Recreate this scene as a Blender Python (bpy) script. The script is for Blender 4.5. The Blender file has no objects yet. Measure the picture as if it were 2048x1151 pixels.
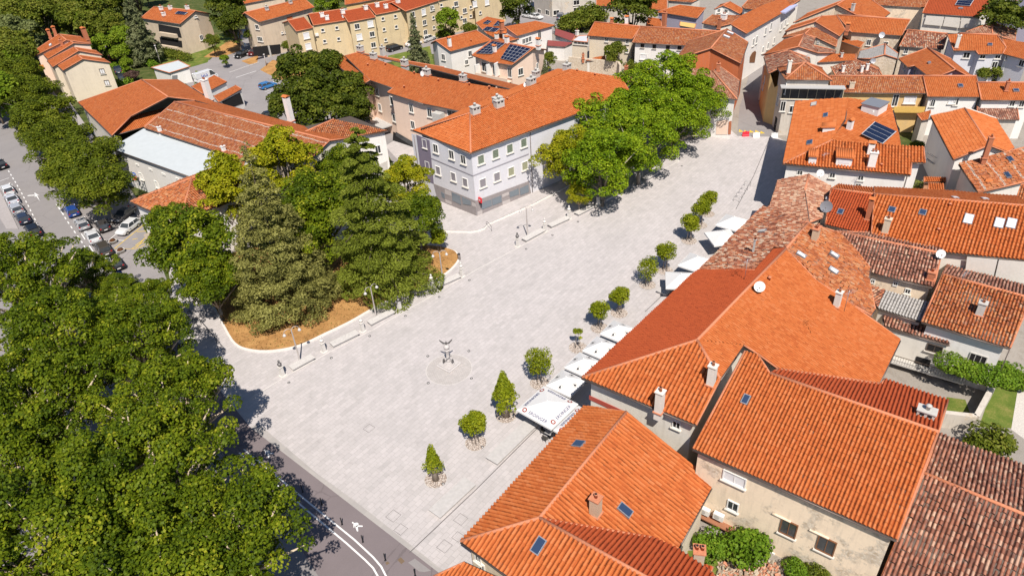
import bpy, bmesh, math, random
import numpy as np
from mathutils import Vector, Matrix
from mathutils.geometry import tessellate_polygon
random.seed(7); RNG = np.random.default_rng(11)
SC = bpy.context.scene; COL = SC.collection
R = math.radians
# ---------------------------------------------------------------- camera model
FPX = 1450.0; HCAM = 55.0
_D = Vector((132.0, -2080.0, -FPX)).normalized(); UPC = -_D
_fw = Vector((0, 0, -1)); FWC = (_fw - _fw.dot(UPC) * UPC).normalized(); RTC = FWC.cross(UPC)
def ray(x, y):
    d = Vector((x - 1024.0, 575.5 - y, -FPX)); return Vector((d.dot(RTC), d.dot(FWC), d.dot(UPC)))
CAM = Vector((0, 0, HCAM))
def P(x, y, z=0.0):
    """world point at height z seen at photo pixel x, y"""
    r = ray(x, y); return CAM + r * ((z - HCAM) / r.z)
def tl(ox, oy, s): return lambda x, y: (ox + x / s, oy + y / s)
TT = dict(a=(0,0,3.836), b=(450,0,3.7236), c=(950,0,3.7236), d=(1500,0,3.737), e=(0,250,3.713), f=(450,250,3.713), g=(950,250,3.713),
    h=(1500,250,3.7135), i=(0,540,3.713), j=(450,540,3.713), k=(950,540,3.713), l=(1500,540,3.7135), m=(0,841,3.713), n=(450,841,3.713),
    o=(950,841,3.713), p=(1500,841,3.7135), q=(0,340,4.797), r=(1500,140,6.77), s=(1760,160,4.427), t=(850,40,6.394), u=(370,130,6.772),
    v=(1440,0,6.394), w=(1720,0,6.244), x=(1180,0,6.0235), y=(0,0,6.77), z=(1010,740,7.196), A=(820,230,5.231), B=(570,60,6.77),
    C=(1540,260,6.024), D=(560,940,5.453), E=(1380,880,4.247), F=(1880,480,3.596), G=(540,540,5.232), H=(830,650,8.857), I=(540,660,10.24),
    J=(780,480,8.222), K=(1320,410,6.06), L=(1380,200,5.232), M=(1000,400,10.24), _=(0,0,1))
def T(k, *c):
    ox, oy, s = TT[k]; q = [(ox + c[i] / s, oy + c[i+1] / s) for i in range(0, len(c), 2)]
    return q
def T1(k, x, y): return T(k, x, y)[0]
# ---------------------------------------------------------------- objects
WO = {}
def tag(o, label=None, cat=None, group=None, kind=None):
    for k, v in (('label', label), ('category', cat), ('group', group), ('kind', kind)):
        if v: o[k] = v
    return o
def empty(name, loc, label, cat, group=None, rz=0):
    o = bpy.data.objects.new(name, None); COL.objects.link(o); o.location = loc; o.rotation_euler.z = rz
    o.empty_display_size = .3
    WO[o] = Vector(loc); return tag(o, label, cat, group)
class MB:
    def __init__(s): s.v = []; s.f = []; s.m = []; s.uv = {}; s.sm = []
    def add(s, vs, fs, m=0, uv=None, smooth=False):
        b = len(s.v); s.v += [tuple(q) for q in vs]
        for f in fs:
            s.f.append([b + i for i in f]); s.m.append(m); s.sm.append(smooth)
        if uv is not None:
            for i, q in enumerate(uv): s.uv[b + i] = q
        return s
    def poly(s, vs, m=0): return s.add(vs, [list(range(len(vs)))], m)
    def box(s, c, size, ax=None, m=0, taper=1.0):
        """c = centre, size = full sizes along ax (3 vectors)"""
        X, Y, Z = ax or (Vector((1,0,0)), Vector((0,1,0)), Vector((0,0,1)))
        a, b, d = size[0]/2, size[1]/2, size[2]/2; c = Vector(c); vs = []
        for k, t in ((-1, 1.0), (1, taper)):
            for i, j in ((-1,-1),(1,-1),(1,1),(-1,1)): vs.append(c + X*(i*a*t) + Y*(j*b*t) + Z*(k*d))
        return s.add(vs, [(3,2,1,0),(4,5,6,7),(0,1,5,4),(1,2,6,5),(2,3,7,6),(3,0,4,7)], m)
    def tube(s, pts, r, n=8, m=0, cap=True, smooth=True):
        pts = [Vector(q) for q in pts]; rs = r if isinstance(r, (list, tuple)) else [r] * len(pts); vs = []; fs = []
        for i, q in enumerate(pts):
            t = (pts[min(i+1, len(pts)-1)] - pts[max(i-1, 0)]).normalized()
            a = t.cross(Vector((0,0,1)));  a = a.normalized() if a.length > 1e-3 else Vector((1,0,0)); b = a.cross(t)
            for j in range(n):
                w = 2 * math.pi * j / n; vs.append(q + (a * math.cos(w) + b * math.sin(w)) * rs[i])
        for i in range(len(pts) - 1):
            for j in range(n): fs.append((i*n+j, (i+1)*n+j, (i+1)*n+(j+1)%n, i*n+(j+1)%n))
        s.add(vs, fs, m, smooth=smooth)
        if cap:
            b = len(s.v) - len(vs)
            s.f += [[b + j for j in range(n)], [b + (len(pts)-1)*n + j for j in range(n)][::-1]]; s.m += [m, m]; s.sm += [False, False]
        return s
    def lathe(s, c, prof, n=16, m=0, smooth=True, phase=0.0):
        c = Vector(c); vs = []; fs = []
        for r, z in prof:
            for j in range(n):
                w = 2 * math.pi * j / n + phase; vs.append(c + Vector((r * math.cos(w), r * math.sin(w), z)))
        k = len(prof)
        for i in range(k - 1):
            for j in range(n): fs.append((i*n+j, i*n+(j+1)%n, (i+1)*n+(j+1)%n, (i+1)*n+j))
        fs += [tuple(range(n))[::-1], tuple((k-1)*n + j for j in range(n))]
        return s.add(vs, fs, m, smooth=smooth)
    def prism(s, ring, z0, z1, m=0):
        n = len(ring); vs = [(q[0], q[1], z0) for q in ring] + [(q[0], q[1], z1) for q in ring]
        fs = [tuple(range(n))[::-1], tuple(range(n, 2*n))] + [(i, (i+1)%n, n+(i+1)%n, n+i) for i in range(n)]
        return s.add(vs, fs, m)
    def slabpoly(s, vs, t, m=0, top=True):
        """polygon vs (3-D, normal up) thickened downward by t"""
        n = len(vs); lo = [Vector(q) - Vector((0,0,t)) for q in vs]
        fs = [tuple(range(n, 2*n))[::-1]] + [(i, n+i, n+(i+1)%n, (i+1)%n) for i in range(n)]
        if top: fs.append(tuple(range(n)))
        return s.add(list(vs) + lo, fs, m)
    def build(s, name, mats, parent=None, loc=None):
        me = bpy.data.meshes.new(name); base = WO[parent] if parent is not None else (Vector(loc) if loc is not None else Vector((0,0,0)))
        vs = np.array(s.v, dtype=np.float64) - np.array(base) if s.v else np.zeros((0,3))
        me.from_pydata(vs.tolist(), [], s.f)
        for mt in (mats if isinstance(mats, (list, tuple)) else [mats]): me.materials.append(mt)
        me.polygons.foreach_set('material_index', s.m); me.polygons.foreach_set('use_smooth', s.sm)
        if s.uv:
            L = me.uv_layers.new(name='uv'); li = np.zeros(len(me.loops), dtype=np.int32); me.loops.foreach_get('vertex_index', li)
            arr = np.zeros((len(s.v), 2)); 
            for k, q in s.uv.items(): arr[k] = q
            L.data.foreach_set('uv', arr[li].ravel())
        me.update()
        o = bpy.data.objects.new(name, me); COL.objects.link(o)
        if parent is not None: o.parent = parent
        else: o.location = base
        WO[o] = base; return o
# ---------------------------------------------------------------- materials
MATS = {}
class N:
    def __init__(s, name):
        s.mat = bpy.data.materials.new(name); s.mat.use_nodes = True; s.t = s.mat.node_tree; s.t.nodes.clear()
        s.out = s.t.nodes.new('ShaderNodeOutputMaterial')
    def n(s, typ, ins=None, **kw):
        d = s.t.nodes.new(typ)
        for k, v in kw.items(): setattr(d, k, v)
        for k, v in (ins or {}).items():
            if hasattr(v, 'is_linked'): s.t.links.new(v, d.inputs[k])
            else: d.inputs[k].default_value = v
        return d
    def math(s, op, a, b=None, c=None):
        ins = {0: a}
        if b is not None: ins[1] = b
        if c is not None: ins[2] = c
        return s.n('ShaderNodeMath', ins, operation=op).outputs[0]
    def mix(s, f, a, b, bt='MIX'):
        d = s.n('ShaderNodeMix', data_type='RGBA', blend_type=bt)
        for k, v in ((0, f), (6, a), (7, b)):
            if hasattr(v, 'is_linked'): s.t.links.new(v, d.inputs[k])
            else: d.inputs[k].default_value = v if k == 0 else (*v[:3], 1)
        return d.outputs[2]
    def ramp(s, f, stops, interp='LINEAR'):
        d = s.n('ShaderNodeValToRGB', {0: f}); cr = d.color_ramp; cr.interpolation = interp
        while len(cr.elements) < len(stops): cr.elements.new(.5)
        for e, (p, c) in zip(cr.elements, stops): e.position = p; e.color = (*c, 1) if len(c) == 3 else c
        return d.outputs[0]
    def pos(s): return s.n('ShaderNodeNewGeometry').outputs['Position']
    def noise(s, vec, scale, detail=3, rough=.55):
        return s.n('ShaderNodeTexNoise', {'Vector': vec, 'Scale': scale, 'Detail': detail, 'Roughness': rough}).outputs['Fac']
    def bsdf(s, col, rough=.8, metal=0, spec=.3, normal=None, **kw):
        ins = {'Base Color': col if hasattr(col, 'is_linked') else (*col[:3], 1), 'Roughness': rough, 'Metallic': metal, 'Specular IOR Level': spec}
        if normal is not None: ins['Normal'] = normal
        ins.update(kw); b = s.n('ShaderNodeBsdfPrincipled', ins)
        s.t.links.new(b.outputs[0], s.out.inputs[0]); return b
    def bump(s, h, strength=.3, dist=.05):
        return s.n('ShaderNodeBump', {'Height': h, 'Strength': strength, 'Distance': dist}).outputs[0]
def plain(name, col, rough=.6, metal=0, spec=.4, var=.12, scale=3.0):
    if name in MATS: return MATS[name]
    g = N(name); nz = g.noise(g.pos(), scale, 4)
    c = g.mix(nz, [q * (1 - var) for q in col], [min(1, q * (1 + var)) for q in col])
    g.bsdf(c, rough, metal, spec); MATS[name] = g.mat; return g.mat
def plaster(name, col, stain=(.35,.30,.25), amt=.35, rubble=0.0):
    if name in MATS: return MATS[name]
    g = N(name); p = g.pos(); n1 = g.noise(p, .55, 6, .65); n2 = g.noise(p, 5, 4, .6)
    c = g.mix(n2, [q * .9 for q in col], [min(1, q * 1.06) for q in col])
    sp = g.n('ShaderNodeMapping', {'Vector': p, 'Scale': (1.4, 1.4, .18)}).outputs[0]
    n3 = g.noise(sp, 1.5, 5, .65)
    f = g.math('MULTIPLY', g.n('ShaderNodeMapRange', {0: n3, 1: .5, 2: .78}).outputs[0], amt)
    f2 = g.math('MULTIPLY', g.n('ShaderNodeMapRange', {0: n1, 1: .48, 2: .72}).outputs[0], amt)
    c = g.mix(f, c, stain); c = g.mix(f2, c, [q * .72 for q in col])
    h = n2
    if rubble:
        vo = g.n('ShaderNodeTexVoronoi', {'Vector': p, 'Scale': 4.5, 'Randomness': 1.0}, feature='DISTANCE_TO_EDGE')
        vc = g.n('ShaderNodeTexVoronoi', {'Vector': p, 'Scale': 4.5, 'Randomness': 1.0})
        st = g.mix(g.n('ShaderNodeSeparateColor', {0: vc.outputs['Color']}).outputs[0], (.46,.36,.26), (.66,.57,.46))
        st = g.mix(g.n('ShaderNodeMapRange', {0: vo.outputs[0], 1: 0.0, 2: .08}).outputs[0], (.50,.44,.37), st)
        m = g.n('ShaderNodeMapRange', {0: g.noise(p, .35, 5, .7), 1: .62 - .3 * rubble, 2: .68 - .3 * rubble}).outputs[0]
        c = g.mix(m, c, st); h = g.math('ADD', n2, g.math('MULTIPLY', m, vo.outputs[0]))
    g.bsdf(c, .9, 0, .15, g.bump(h, .35, .04)); MATS[name] = g.mat; return g.mat
def tilemat(name, stops, patch=.25, bump=True, pu=.25, pv=.38, moss=None, band=0):
    key = name + ('_flat' if bump else '_relief')
    if key in MATS: return MATS[key]
    g = N(key); uv = g.n('ShaderNodeUVMap', uv_map='uv').outputs[0]
    sx = g.n('ShaderNodeSeparateXYZ', {0: uv}); u = g.math('DIVIDE', sx.outputs[0], pu); v = g.math('DIVIDE', sx.outputs[1], pv)
    cell = g.n('ShaderNodeCombineXYZ', {0: g.math('FLOOR', g.math('ADD', u, .5)), 1: g.math('FLOOR', v), 2: 0.0}).outputs[0]
    wn = g.n('ShaderNodeTexWhiteNoise', {'Vector': cell}, noise_dimensions='2D').outputs[0]
    n1 = g.noise(g.pos(), .35, 4, .6); n2 = g.noise(g.pos(), 6, 3)
    f = g.math('ADD', g.math('MULTIPLY', wn, 1 - patch), g.math('MULTIPLY', g.n('ShaderNodeMapRange', {0: n1, 1: .3, 2: .7}).outputs[0], patch))
    c = g.ramp(f, stops); c = g.mix(g.math('MULTIPLY', n2, .14), c, (.16,.08,.05), 'MIX')
    # groove shade painted between the cover tiles: darker and redder, varying tile to tile
    pan = g.math('GREATER_THAN', g.math('ABSOLUTE', g.math('SUBTRACT', g.math('FRACT', g.math('ADD', u, .5)), .5)), .345)  # pan: mask of the painted groove shade
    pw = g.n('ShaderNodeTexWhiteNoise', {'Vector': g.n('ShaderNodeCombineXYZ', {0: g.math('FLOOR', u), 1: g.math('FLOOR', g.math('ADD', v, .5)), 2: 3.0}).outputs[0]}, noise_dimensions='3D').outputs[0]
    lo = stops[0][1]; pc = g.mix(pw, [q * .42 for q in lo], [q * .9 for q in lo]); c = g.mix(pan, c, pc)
    if moss:
        mm = g.math('MULTIPLY', g.n('ShaderNodeMapRange', {0: g.noise(g.pos(), 2.2, 6, .75), 1: .52, 2: .66}).outputs[0], moss[1])
        c = g.mix(mm, c, moss[0])
    if band:
        fb = g.math('ABSOLUTE', g.math('SUBTRACT', g.math('FRACT', g.math('DIVIDE', g.math('ADD', sx.outputs[1], g.math('MULTIPLY', g.noise(g.pos(), .5, 2), .5)), band)), .5))
        mk = g.math('MULTIPLY', g.math('LESS_THAN', fb, .05), g.math('GREATER_THAN', g.noise(g.pos(), 3.5, 4, .7), .47)); c = g.mix(mk, c, (.44,.36,.30))
    nm = None
    if bump:
        w = g.math('ABSOLUTE', g.math('SINE', g.math('MULTIPLY', u, math.pi)))
        fr = g.math('FRACT', v); h = g.math('SUBTRACT', w, g.math('MULTIPLY', fr, .35)); nm = g.bump(h, 1.0, .09)
    g.bsdf(c, .82, 0, .2, nm); MATS[key] = g.mat; return g.mat
OR = [(0,(.40,.095,.024)),(.3,(.47,.125,.032)),(.7,(.51,.145,.040)),(.92,(.53,.17,.058)),(1,(.38,.10,.032))]
RD = [(0,(.33,.058,.018)),(.5,(.42,.080,.024)),(1,(.37,.068,.02))]
OD = [(0,(.10,.04,.028)),(.22,(.24,.075,.042)),(.45,(.36,.12,.065)),(.62,(.46,.17,.08)),(.8,(.50,.30,.20)),(.93,(.56,.43,.32)),(1,(.36,.30,.24))]
OB = [(0,(.12,.055,.04)),(.3,(.25,.10,.065)),(.55,(.36,.15,.095)),(.75,(.44,.22,.15)),(.9,(.52,.35,.25)),(1,(.50,.16,.055))]
MX = [(0,(.20,.06,.025)),(.3,(.36,.10,.034)),(.6,(.45,.14,.045)),(.85,(.47,.20,.085)),(1,(.48,.31,.20))]
PK = [(0,(.22,.085,.05)),(.3,(.34,.135,.08)),(.6,(.43,.20,.12)),(.85,(.52,.33,.22)),(1,(.55,.42,.31))]
TILES = dict(new=(OR,.2,None), red=(RD,.35,None), old=(OD,.18,((.30,.27,.22),.55)), dark=(OB,.25,((.26,.24,.21),.35)), mix=(MX,.3,((.40,.31,.24),.45)), pink=(PK,.15,((.45,.40,.34),.4)))
TILES.update(big=(OR,.2,None,.38), huge=(OR,.2,None,.40), fine=(OR,.2,None,.26), redbig=(RD,.35,None,.36), old=TILES['old'] + (.32,), dark=TILES['dark'] + (.33,))
def tpu(k): return TILES[k][3] if len(TILES[k]) > 3 else .31
PLAINR = dict(white=(.46,.49,.50), pale=(.50,.51,.54), slate=(.13,.13,.17), maroon=(.23,.055,.05), awn=(.60,.39,.13), grey=None)
TILES.update(band=(MX,.3,((.50,.42,.36),.3),.33))
def tile(k, bump):
    if PLAINR.get(k): return plain('sheet_roof_' + k, PLAINR[k], .7, 0, .3, .10, 1.2)
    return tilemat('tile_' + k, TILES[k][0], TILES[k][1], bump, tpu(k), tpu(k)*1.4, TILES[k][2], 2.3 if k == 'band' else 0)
WH = plaster('white_render', (.74,.71,.67), (.45,.42,.38), .25)
def WALL(k):
    D = dict(white=((.74,.71,.68),.2,0), cream=((.66,.57,.45),.3,0), beige=((.60,.49,.37),.5,0), stone=((.56,.47,.36),.5,.8), old=((.80,.65,.49),.45,.24), yellow=((.60,.48,.30),.5,0),
        peach=((.76,.58,.47),.15,0), grey=((.62,.61,.645),.15,0), orange=((.52,.15,.06),.25,0), ochre=((.62,.42,.19),.35,0), lilac=((.34,.32,.40),.2,0), pale=((.68,.64,.58),.3,0), dirty=((.55,.50,.44),.7,.15), brick=((.52,.27,.16),.3,0))
    c, a, r = D[k]; return plaster('wall_' + k, c, (.33,.28,.23), a, r)
GLASS = None
def glass():
    global GLASS
    if GLASS is None:
        g = N('window_glass'); c = g.mix(g.noise(g.pos(), 1.2, 2), (.015,.018,.022), (.07,.075,.08)); g.bsdf(c, .08, 0, .6); GLASS = g.mat
    return GLASS
def metal(name, col, rough=.45): return plain(name, col, rough, .6, .4, .06)
WF = plain('white_frame', (.72,.70,.67), .5); SILL = plain('stone_sill', (.60,.56,.50), .85); FASC = plain('dark_fascia', (.10,.075,.06), .7)
GUT = plain('gutter_metal', (.13,.10,.09), .45, .4); MORT = plain('ridge_mortar', (.50,.19,.10), .9, var=.35, scale=8); CONC = plain('concrete', (.46,.44,.41), .9, var=.2)
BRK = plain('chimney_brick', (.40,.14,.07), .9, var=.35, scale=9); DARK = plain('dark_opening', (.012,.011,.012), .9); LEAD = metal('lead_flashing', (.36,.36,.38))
BRN = plain('brown_wood', (.19,.085,.04), .6); PVBLUE = plain('solar_cell', (.008,.012,.035), .12, 0, .6); SKYG = plain('skylight_glass', (.03,.05,.10), .06, 0, .8)
BLIND = plain('white_blind', (.66,.65,.66), .6); CANV = plain('cream_canvas', (.62,.58,.53), .8)
def plan_in(poly, x, y, tol=0.02):
    n = len(poly); s = 0
    ins = False; j = n - 1
    for i in range(n):
        xi, yi, xj, yj = poly[i].x, poly[i].y, poly[j].x, poly[j].y
        if (yi > y) != (yj > y) and x < (xj - xi) * (y - yi) / (yj - yi) + xi: ins = not ins
        j = i
    return ins
def plan_dist(poly, x, y):
    best = 1e9; p = Vector((x, y))
    for i in range(len(poly)):
        a = poly[i].xy; b = poly[(i+1) % len(poly)].xy; d = b - a; t = max(0, min(1, (p - a).dot(d) / max(d.length_squared, 1e-9))); best = min(best, (p - a - d*t).length)
    return best
def hull(pts):
    pts = sorted(set((round(q[0], 3), round(q[1], 3)) for q in pts)); up = []; lo = []
    cr = lambda o, a, b: (a[0]-o[0])*(b[1]-o[1]) - (a[1]-o[1])*(b[0]-o[0])
    for q in pts:
        while len(lo) > 1 and cr(lo[-2], lo[-1], q) <= 0: lo.pop()
        lo.append(q)
    for q in reversed(pts):
        while len(up) > 1 and cr(up[-2], up[-1], q) <= 0: up.pop()
        up.append(q)
    return [Vector((q[0], q[1])) for q in lo[:-1] + up[:-1]]
def area2(r): return sum(r[i].x * r[(i+1) % len(r)].y - r[(i+1) % len(r)].x * r[i].y for i in range(len(r)))
def inset(ring, d):
    n = len(ring); out = []
    for i in range(n):
        a, b, c = ring[i-1], ring[i], ring[(i+1) % n]; e1 = (b - a).normalized(); e2 = (c - b).normalized()
        n1 = Vector((-e1.y, e1.x)); n2 = Vector((-e2.y, e2.x)); k = n1 + n2
        if k.length < .2: out.append(b + n1 * d); continue
        k.normalize(); out.append(b + k * min(d / max(k.dot(n1), .35), 2.2 * d))
    return out
class House:
    def __init__(s, name, label, cat, wall='white', tl_='new', over=.4, group=None, hi=None, fascia=None, thick=.16):
        s.name, s.label, s.cat, s.wm, s.tile, s.over, s.group, s.hi, s.F, s.thick = name, label, cat, wall, tl_, over, group, hi, [], thick
        s.fascia = fascia or FASC; s.quads = []
    def plane(s, a, b, z, deg, cent):
        A = a if isinstance(a, Vector) else P(*a, z); B = b if isinstance(b, Vector) else P(*b, z)
        if isinstance(deg, Vector):
            n = (B - A).cross(deg - A).normalized(); return A, (n if n.z > 0 else -n)
        if isinstance(a, Vector): deg = -deg
        d = (B - A).normalized(); nh = Vector((-d.y, d.x, 0)).normalized()
        if nh.y < 0: nh = -nh
        res = []
        for sg in (1, -1):
            h = nh * sg; n = (Vector((0,0,1)) - h * math.tan(R(deg))).normalized(); n = (n - d * n.dot(d)).normalized()
            q = s.hit(A, n, cent); res.append((A, n, (q - A).dot(h)))
        ok = [q for q in res if q[2] > 0]
        q = ok[0] if ok else max(res, key=lambda q: q[2]); return q[0], q[1]
    def hit(s, A, n, px):
        r = ray(*px); return CAM + r * ((A - CAM).dot(n) / r.dot(n))
    def face(s, a, b, z, deg, poly, tl_=None):
        pp = [q for q in poly if not isinstance(q, Vector)]
        cent = (sum(q[0] for q in pp) / len(pp), sum(q[1] for q in pp) / len(pp))
        A, n = s.plane(a, b, z, deg, cent); vs = [q.copy() if isinstance(q, Vector) else s.hit(A, n, q) for q in poly]
        s.add(vs, tl_); return vs
    def add(s, vs, tl_=None):
        n = Vector((0,0,0))
        for i in range(1, len(vs) - 1): n += (vs[i] - vs[0]).cross(vs[i+1] - vs[0])
        w = list(vs)
        if n.z < 0: w.reverse(); n = -n
        s.F.append((w, n.normalized(), tl_ or s.tile)); return vs
    def mirror(s, vs, i, j, k=1.0, tl_=None):
        a, b = vs[i], vs[j]; d = (b - a).xy.normalized(); nn = Vector((-d.y, d.x)); out = []
        for q in vs:
            t = (q - a).xy.dot(nn); m = q.copy(); m.x -= nn.x * t * (1 + k); m.y -= nn.y * t * (1 + k)
            if k != 1.0: m.z = a.z + (q.z - a.z) * k
            out.append(m)
        s.add(out, tl_); return out
    def gable(s, a, b, c, d, z, deg, tl_=None, k=1.0):
        f = s.face(a, b, z, deg, [a, b, c, d], tl_); s.mirror(f, 2, 3, k, tl_); return f
    def roofz(s, x, y):
        best = None
        for w, n, _ in s.F:
            z = w[0].z - ((x - w[0].x) * n.x + (y - w[0].y) * n.y) / n.z
            if plan_in(w, x, y):
                if best is None or z > best: best = z
        if best is None:
            w, n, _ = min(s.F, key=lambda f: plan_dist(f[0], x, y)); best = w[0].z - ((x - w[0].x) * n.x + (y - w[0].y) * n.y) / n.z
            if plan_dist(w, x, y) > .5: best -= 2.5
        return best
    def roofhit(s, px):
        best = None
        for w, n, _ in s.F:
            q = s.hit(w[0], n, px)
            dd = (q - CAM).length
            if plan_in(w, q.x, q.y) and (best is None or dd < best[2]): best = (q, n, dd)
        if best is None:
            w, n, _ = min(s.F, key=lambda f: plan_dist(f[0], *s.hit(f[0][0], f[1], px).xy)); best = (s.hit(w[0], n, px), n, 0)
        return best[0], best[1]
    def loop(s):
        pts = []
        def idx(q):
            for i, p in enumerate(pts):
                if (p - q).length < .35: return i
            pts.append(q); return len(pts) - 1
        ed = set()
        for w, n, _ in s.F:
            ii = [idx(q) for q in w]
            for i in range(len(ii)):
                a, b = ii[i], ii[(i+1) % len(ii)]
                if a == b: continue
                if (b, a) in ed: ed.discard((b, a))
                else: ed.add((a, b))
        nx = {}
        for a, b in ed:
            if a in nx: return None
            nx[a] = b
        if not nx: return None
        st = next(iter(nx)); out = [st]; k = nx[st]
        while k != st and k in nx and len(out) < 60: out.append(k); k = nx[k]
        if k != st or len(out) != len(nx): return None
        r = [pts[i].xy for i in out]
        for i in range(len(r)):       # no self crossing allowed
            for j in range(i + 2, len(r)):
                if (j + 1) % len(r) == i: continue
                a, b, c, d = r[i], r[(i+1) % len(r)], r[j], r[(j+1) % len(r)]; X = lambda p, q, t: (q.x-p.x)*(t.y-p.y) - (q.y-p.y)*(t.x-p.x)
                if X(a,b,c) * X(a,b,d) < 0 and X(c,d,a) * X(c,d,b) < 0: return None
        return r if area2(r) > 0 else None
    def build(s, ring=None, zr=None, z0=-.05, gut=True, walls=True):
        if ring is None: rg = s.loop() or hull([q.xy for w, _, _ in s.F for q in w])
        else: rg = [(q.xy if isinstance(q, Vector) else P(*q, zr).xy) for q in ring]
        if area2(rg) < 0: rg.reverse()
        c = sum(rg, Vector((0, 0))) / len(rg); s.root = empty(s.name, (c.x, c.y, 0), s.label, s.cat, s.group)
        # roof
        b = MB(); kinds = []; near = s.hi if s.hi is not None else (Vector((c.x, c.y, 0)) - CAM).length < 135
        for w, n, tk in s.F:
            if tk not in kinds: kinds.append(tk)
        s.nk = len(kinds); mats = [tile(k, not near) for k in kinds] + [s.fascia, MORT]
        for w, n, tk in s.F:
            u = Vector((-n.y, n.x, 0)); u = u.normalized() if u.length > 1e-4 else Vector((1,0,0)); v = n.cross(u); o = w[0]
            L2 = lambda q: ((q - o).dot(u), (q - o).dot(v))
            if near: s.corr(b, w, n, u, v, o, kinds.index(tk), tpu(tk), tpu(tk)*1.4, tpu(tk)*.5, .03 if tk in ('old', 'dark', 'pink', 'mix', 'band') else .010)
            else: b.add(w, [list(range(len(w)))], kinds.index(tk), [L2(q) for q in w])
            b.slabpoly([q - Vector((0,0,.02)) for q in w], s.thick, s.nk)
        edges = {}
        for fi, (w, n, _) in enumerate(s.F):
            for i in range(len(w)):
                p, q = w[i], w[(i+1) % len(w)]; kp = tuple(round(t * 4) for t in p); kq = tuple(round(t * 4) for t in q)
                edges.setdefault(tuple(sorted((kp, kq))), []).append((p, q, n))
        gbs = []
        for e in edges.values():
            p, q, n = e[0]
            if len(e) == 2:
                o2 = e[1][2]; mid_in = (n.xy - o2.xy)
                if (n - o2).length > .15 and n.cross(o2).length > .1:
                    f0 = next(f for f in s.F if f[1] is n or (f[1] - n).length < 1e-6); cen = sum(f0[0], Vector((0,0,0))) / len(f0[0])
                    zz = p.z - ((cen.x - p.x) * o2.x + (cen.y - p.y) * o2.y) / o2.z
                    if zz > cen.z: b.tube([p + Vector((0,0,.07)), q + Vector((0,0,.07))], .15, 8, s.nk + 1)
            elif abs(p.z - q.z) < .12 * (p - q).length and gut and (p - q).length > 1:
                d = (q - p).normalized(); out = Vector((d.y, -d.x, 0)); gbs.append(MB().tube([p + out * .06 - Vector((0,0,.1)), q + out * .06 - Vector((0,0,.1))], .07, 6))
            elif (p - q).length > 1:   # verge tiles
                b.tube([p + Vector((0,0,.04)), q + Vector((0,0,.04))], .10, 6, s.nk + 1)
        s.roof = b.build('roof', mats, s.root)
        for g2 in gbs: g2.build('gutter', GUT, s.roof)
        # walls
        if walls:
            ins = inset(rg, s.over); wb = MB(); s.ring = ins
            for i in range(len(ins)):
                p, q = ins[i], ins[(i+1) % len(ins)]; k = max(2, int((q - p).length / 1.2)); top = []
                for t in range(k + 1):
                    x = p.lerp(q, t / k); top.append(Vector((x.x, x.y, max(.5, s.roofz(x.x, x.y) - s.thick - .02))))
                lo = [Vector((x.x, x.y, z0)) for x in top]
                wb.add(top + lo, [(k+1+t, k+2+t, t+1, t) for t in range(k)])
                e = (q - p).normalized(); s.quads.append((p, q, Vector((e.y, -e.x, 0)), max(x.z for x in top)))
            s.wall = wb.build('wall', WALL(s.wm) if isinstance(s.wm, str) else s.wm, s.root)
        return s
    def corr(s, b, w, n, u, v, o, mi, pu=.25, pv=.38, amp=.14, jit=.01):
        us = [(q - o).dot(u) for q in w]; vv = [(q - o).dot(v) for q in w]
        conv = all(((w[(i+1) % len(w)] - w[i]).cross(w[(i+2) % len(w)] - w[(i+1) % len(w)])).dot(n) > -1e-4 for i in range(len(w)))
        tris = [w] if conv else [[w[i] for i in t] for t in tessellate_polygon([w])]
        prof = ((0, .0), (.15, .28), (.19, .42), (.31, .84), (.5, 1.0), (.69, .84), (.81, .42), (.85, .28))
        for tr in tris:
            a = [((q - o).dot(u), (q - o).dot(v)) for q in tr]
            if sum(a[i][0]*a[(i+1)%len(a)][1] - a[(i+1)%len(a)][0]*a[i][1] for i in range(len(a))) < 0: tr = tr[::-1]; a = a[::-1]
            u0 = min(q[0] for q in a); u1 = max(q[0] for q in a); v0 = min(q[1] for q in a); v1 = max(q[1] for q in a)
            U = []
            for k in range(int(u0 / pu) - 1, int(u1 / pu) + 2): U += [((k - .5 + f) * pu, h * amp) for f, h in prof]
            V = []
            for k in range(int(math.floor(v0 / pv)), int(v1 / pv) + 2): V += [(k * pv + .001, .045), ((k + 1) * pv + .03, -.004)]
            nu, nv = len(U), len(V); UU = np.array(U); VV = np.array(V); on = np.array(o); an = np.array(n); au = np.array(u); av = np.array(v)
            pts = on + UU[None,:,0,None]*au + VV[:,None,0,None]*av + (UU[None,:,1,None] + VV[:,None,1,None])*an
            nc, nr = nu // 8, nv // 2; jr = np.random.default_rng(int(abs(o.x*37 + o.y*91)) + 5); J = np.repeat(np.repeat(jr.normal(0, jit, (nr, nc)), 2, 0), 8, 1); K = np.repeat(np.repeat(jr.normal(0, jit*1.3, (nr, nc)), 2, 0), 8, 1)
            sag = jit*1.6*(np.sin(UU[None,:,0]*.9 + VV[:,None,0]*.5 + o.x) + np.sin(VV[:,None,0]*1.3 - UU[None,:,0]*.35))
            pts = pts + (J + sag)[:,:,None]*an + K[:,:,None]*av
            idx = np.arange(nu * nv).reshape(nv, nu); fs = np.stack([idx[:-1:2,:-1], idx[:-1:2,1:], idx[1::2,1:], idx[1::2,:-1]], -1).reshape(-1, 4)
            me = bpy.data.meshes.new('tmp'); me.from_pydata(pts.reshape(-1, 3).tolist(), [], fs.tolist()); bm = bmesh.new(); bm.from_mesh(me); bpy.data.meshes.remove(me)
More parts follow.
